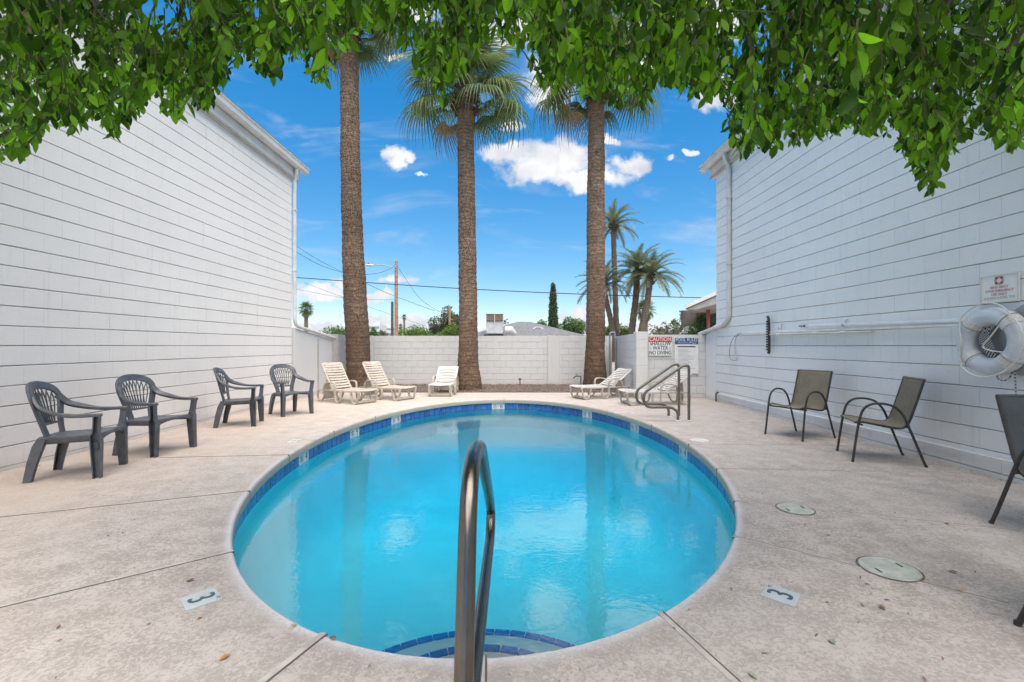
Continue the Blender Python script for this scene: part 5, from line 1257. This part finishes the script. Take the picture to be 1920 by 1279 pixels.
def shoot(tip, L, lean, nleaf, size, young_lit):
    """a hanging twig: leaves alternate along it, pale new ones at the tip; inner crown shade painted in as darker leaves"""
    p0 = tip + Vector((lean[0], lean[1], L)); mid = p0.lerp(tip, .55) + Vector((lean[0] * .25, lean[1] * .25, .06))
    pts = [p0, p0.lerp(mid, .6) + Vector((0, 0, .02)), mid, mid.lerp(tip, .55), tip]; twigs.tube(pts, [.004, .0034, .003, .0024, .0015], 3, False)
    ph = random.uniform(0, 6.28)
    for k in range(nleaf):
        u = .12 + .88 * (k + random.random() * .5) / nleaf; q = u * 4; i = min(int(q), 3); p = pts[i].lerp(pts[i + 1], q - i); tg = (pts[i + 1] - pts[i]).normalized()
        a = ph + k * 2.4 + random.uniform(-.4, .4); side = Vector((math.cos(a), math.sin(a), 0)); dv = side * random.uniform(.5, 1.0) + tg * random.uniform(.3, .9) + Vector((0, 0, -random.uniform(.25, 1.1)))
        leafP.append(tuple(p)); leafD.append(tuple(dv.normalized())); leafS.append(size * random.choice((.55, .75, .9, 1.0, 1.15)) * random.uniform(.88, 1.12) * (1.0 if u < .9 else .8))
        q = random.random(); leafV.append(min(1, max(0, random.gauss(.08 if q < .40 else (.40 if q < .74 else .88), .09) * (.35 + .65 * young_lit) + .10 * young_lit * u)))
random.seed(21)
def canopy(n, xlo, xhi, dlo, dhi, rmax, power, size=.066):
    for _ in range(n):
        x = random.uniform(xlo, xhi); d = random.uniform(dlo, dhi); yb = fol_y(x); r0 = (random.random() ** power) * (yb + rmax)
        if random.random() > .70 + 1.7 * mathutils.noise.noise(Vector((x / 95, (yb - r0) / 75, 3.3))) + (.35 if x > 1380 else 0): continue
        y = yb - r0 - 22 * 2.2 / d; tip = P(x, y, d); L = random.uniform(.16, .42)
        shoot(tip, L, (random.gauss(0, .09), random.gauss(.02, .10)), random.randint(7, 13), size, (1.0 if r0 < 120 else .5) * (1.0 if d < 2.9 else .45))  # upper and deeper leaves coloured darker, painting in the crown's inner shade
canopy(45, -20, 1940, 1.35, 1.75, 0, 1.0, .078)
canopy(950, -60, 1980, 1.75, 2.5, 60, 1.5)
canopy(2700, -120, 2040, 2.3, 3.4, 160, .95, .066)
canopy(2100, -250, 2150, 3.0, 4.2, 260, .8, .072)
# the outline's drooping tips
for (x, y) in FOL[1:-1]:
    for _ in range(9 if x < 420 else 6):
        d = random.uniform(1.9, 2.7); tip = P(x + random.uniform(-16, 16), y - 18 - random.uniform(0, 22), d); shoot(tip, random.uniform(.2, .34), (random.gauss(0, .07), random.gauss(.02, .08)), random.randint(9, 14), .064, 1.0)
# unseen dense crown layer, added to keep sun off the visible fringe
for _ in range(1700):
    x, d = random.uniform(-350, 2270), random.uniform(1.3, 4.4); p = P(x, random.uniform(-420, -60), d)
    shoot(p, random.uniform(.2, .4), (random.gauss(0, .15), random.gauss(0, .15)), 8, .10, .3)
# crown above and behind the frame
for _ in range(900):
    a = random.uniform(0, 6.28); q = random.random() ** .5; p = Vector((.2 + 4.3 * q * math.cos(a), .6 + 3.2 * q * math.sin(a), random.uniform(3.3, 4.6) - .5 * q))
    if p.y > .4:
        pr = project(p)
        if pr and -80 < pr[0] < 2000 and pr[1] > fol_y(pr[0]) - 160: continue
    shoot(p, random.uniform(.2, .4), (random.gauss(0, .15), random.gauss(0, .15)), 7, .10, .4)
LPn, LDn, LSn, LVn = np.array(leafP), np.array(leafD), np.array(leafS), np.array(leafV)
nn_ = np.array([0, 0, 1.0]) + rng.normal(0, .55, LPn.shape); RM = frames(LDn, nn_)
# the largest leaves in view are pieces of their own
off = np.array(fig.location); ctr = LPn + LDn * LSn[:, None] * .5
dd = np.maximum(ctr[:, 1], .3); ux = VX + ctr[:, 0] * F / dd; uy = VY - (ctr[:, 2] - H) * F / dd
inview = (ctr[:, 1] > 1.2) & (ux > 5) & (ux < 1915) & (uy > 4)
edge = np.array([fol_y(x) for x in ux]) - uy
score = np.where(inview, LSn / dd * np.where(edge < 90, 1.35, 1.0), 0); order = np.argsort(-score); single = set(order[:300].tolist())
lm = []
for bv, bfc in LB:
    for v in (.12, .32, .52, .85):
        me = bpy.data.meshes.new('leaf'); me.from_pydata([tuple(q) for q in bv], [], [tuple(int(i) for i in q) for q in bfc]); me.materials.append(M['leaf']); leaf_attr(me, v); me.shade_smooth(); lm.append((v, me))
for i in order[:300]:
    best = sorted(lm, key=lambda e: abs(e[0] - LVn[i]))[:3]; me = random.choice(best)[1]
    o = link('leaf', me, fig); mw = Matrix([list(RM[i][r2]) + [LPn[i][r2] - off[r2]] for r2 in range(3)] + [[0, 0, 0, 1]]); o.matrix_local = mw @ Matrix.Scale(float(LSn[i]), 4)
rest = np.array([i for i in range(len(LPn)) if i not in single]); kind = rng.integers(0, 5, len(rest))
for k in range(5):
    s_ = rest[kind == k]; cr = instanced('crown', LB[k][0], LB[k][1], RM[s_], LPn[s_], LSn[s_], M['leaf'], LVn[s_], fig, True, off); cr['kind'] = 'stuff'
tw = twigs.build('twigs', M['twig'], fig, True, True); tw['kind'] = 'stuff'
base = Vector((1.3, -2.1, 0)); fork = Vector((1.2, -1.9, 2.2))
MB().tube(spline([base, base + Vector((.05, .05, .8)), base + Vector((-.05, .1, 1.6)), fork], 6), [.24 - .004 * i for i in range(19)], 14).build('trunk', M['limb'], fig, True, True)
ends = [P(1720, 95, 2.4), P(1540, 175, 3.0), P(1200, 60, 2.9), P(900, 20, 2.8), P(560, 30, 2.9), P(200, 120, 2.8), P(60, 60, 2.3), P(1860, 120, 2.6), Vector((-2.5, -.5, 3.7)), Vector((3.2, -.5, 3.8))]
for i, e in enumerate(ends):
    st = fork if i != 1 else P(1735, 90, 2.4); m1 = st.lerp(e, .4) + Vector((0, 0, .55 if i != 1 else .02)); m2 = st.lerp(e, .75) + Vector((random.uniform(-.1, .1), 0, .35 if i != 1 else -.02)); pts = spline([st, m1, m2, e], 6)
    r0 = .085 if i != 1 else .017; MB().tube(pts, [r0 * (1 - .86 * k / (len(pts) - 1)) for k in range(len(pts))], 9).build('limb', M['limb'], fig, True, True)

# ------------------------------------------------------------------ fallen leaves on the deck
fm = [mat('fallen_brown', (.20, .10, .045), .7, .2, 40), mat('fallen_orange', (.42, .19, .06), .7, .2, 40), mat('fallen_green', (.26, .32, .20), .6, .2, 40), mat('fallen_pale', (.38, .36, .24), .7, .2, 40)]
big = [(1403, 1262, 2, 'pale green leaf on the deck beside the wide joint right of the steps'), (1565, 1212, 2, 'narrow grey-green leaf on the deck beyond the right depth plaque'), (1430, 1227, 3, 'olive leaf on the deck between right plaque and wide joint'),
       (1648, 1137, 0, 'brown leaf on the deck below the chipped skimmer lid'), (1793, 1107, 1, 'orange leaf on the deck joint leading to the slate chair leg'), (1797, 1077, 0, 'dark brown leaf just above the joint by the slate chair leg'),
       (1549, 1004, 1, 'rust coloured leaf on the deck between the two skimmer lids'), (1782, 985, 1, 'tiny orange leaf on the joint beyond the smaller skimmer lid'), (551, 1178, 3, 'straw coloured leaf on the deck beside the pool lip, left of the steps'),
       (432, 1229, 1, 'tan leaf on the deck left of the wide joint'), (278, 1173, 3, 'olive leaf on the deck below the left depth plaque'), (366, 1088, 0, 'brown leaf on the deck just above the left depth plaque'), (630, 1202, 0, 'dark curled leaf on the deck touching the wide left joint')]
bv, bfc = LB[1]
fmesh = []
for m_ in fm:
    me = bpy.data.meshes.new('fallen_leaf'); me.from_pydata([(q[0] * .075, q[1] * .075, q[2] * .05 + .016) for q in bv], [], [tuple(int(i) for i in q) for q in bfc]); me.materials.append(m_); me.shade_smooth(); fmesh.append(me)
for (x, y, k, cname) in big:
    p = G(x, y); o = link('fallen_leaf', fmesh[k]); o.location = (p.x, p.y, .0); o.rotation_euler = (0, 0, random.uniform(0, 6.28)); o.scale = (random.uniform(.38, .62),) * 3
    tag(o, cname, 'leaf', 'fallen leaves on the deck')
LX = np.concatenate([rng.uniform(.6, 3.6, 200), rng.uniform(-3.6, .4, 90), XR - .05 - rng.exponential(.07, 220), XL + .05 + rng.exponential(.06, 120)]); LY = np.concatenate([rng.uniform(1.4, 4.6, 200), rng.uniform(1.4, 3.6, 90), rng.uniform(3, 10, 220), rng.uniform(3, 10.4, 120)])
keep = ((LX - PC.x) / (PA + .05)) ** 2 + ((LY - PC.y) / (PB + .05)) ** 2 > 1; LX, LY = LX[keep], LY[keep]; k = len(LX)
T = np.stack([LX, LY, np.full(k, .008)], 1); dv = np.stack([np.cos(a := rng.uniform(0, 6.28, k)), np.sin(a), np.zeros(k)], 1)
tag(instanced('leaf_litter', LB[2][0] * np.array([1, .7, .6]), LB[2][1], frames(dv, np.array([0, 0, 1.0]) + rng.normal(0, .2, (k, 3))), T, rng.uniform(.010, .030, k), fm[0], None), 'small dark bits of leaf litter on the deck', 'litter', kind='stuff')
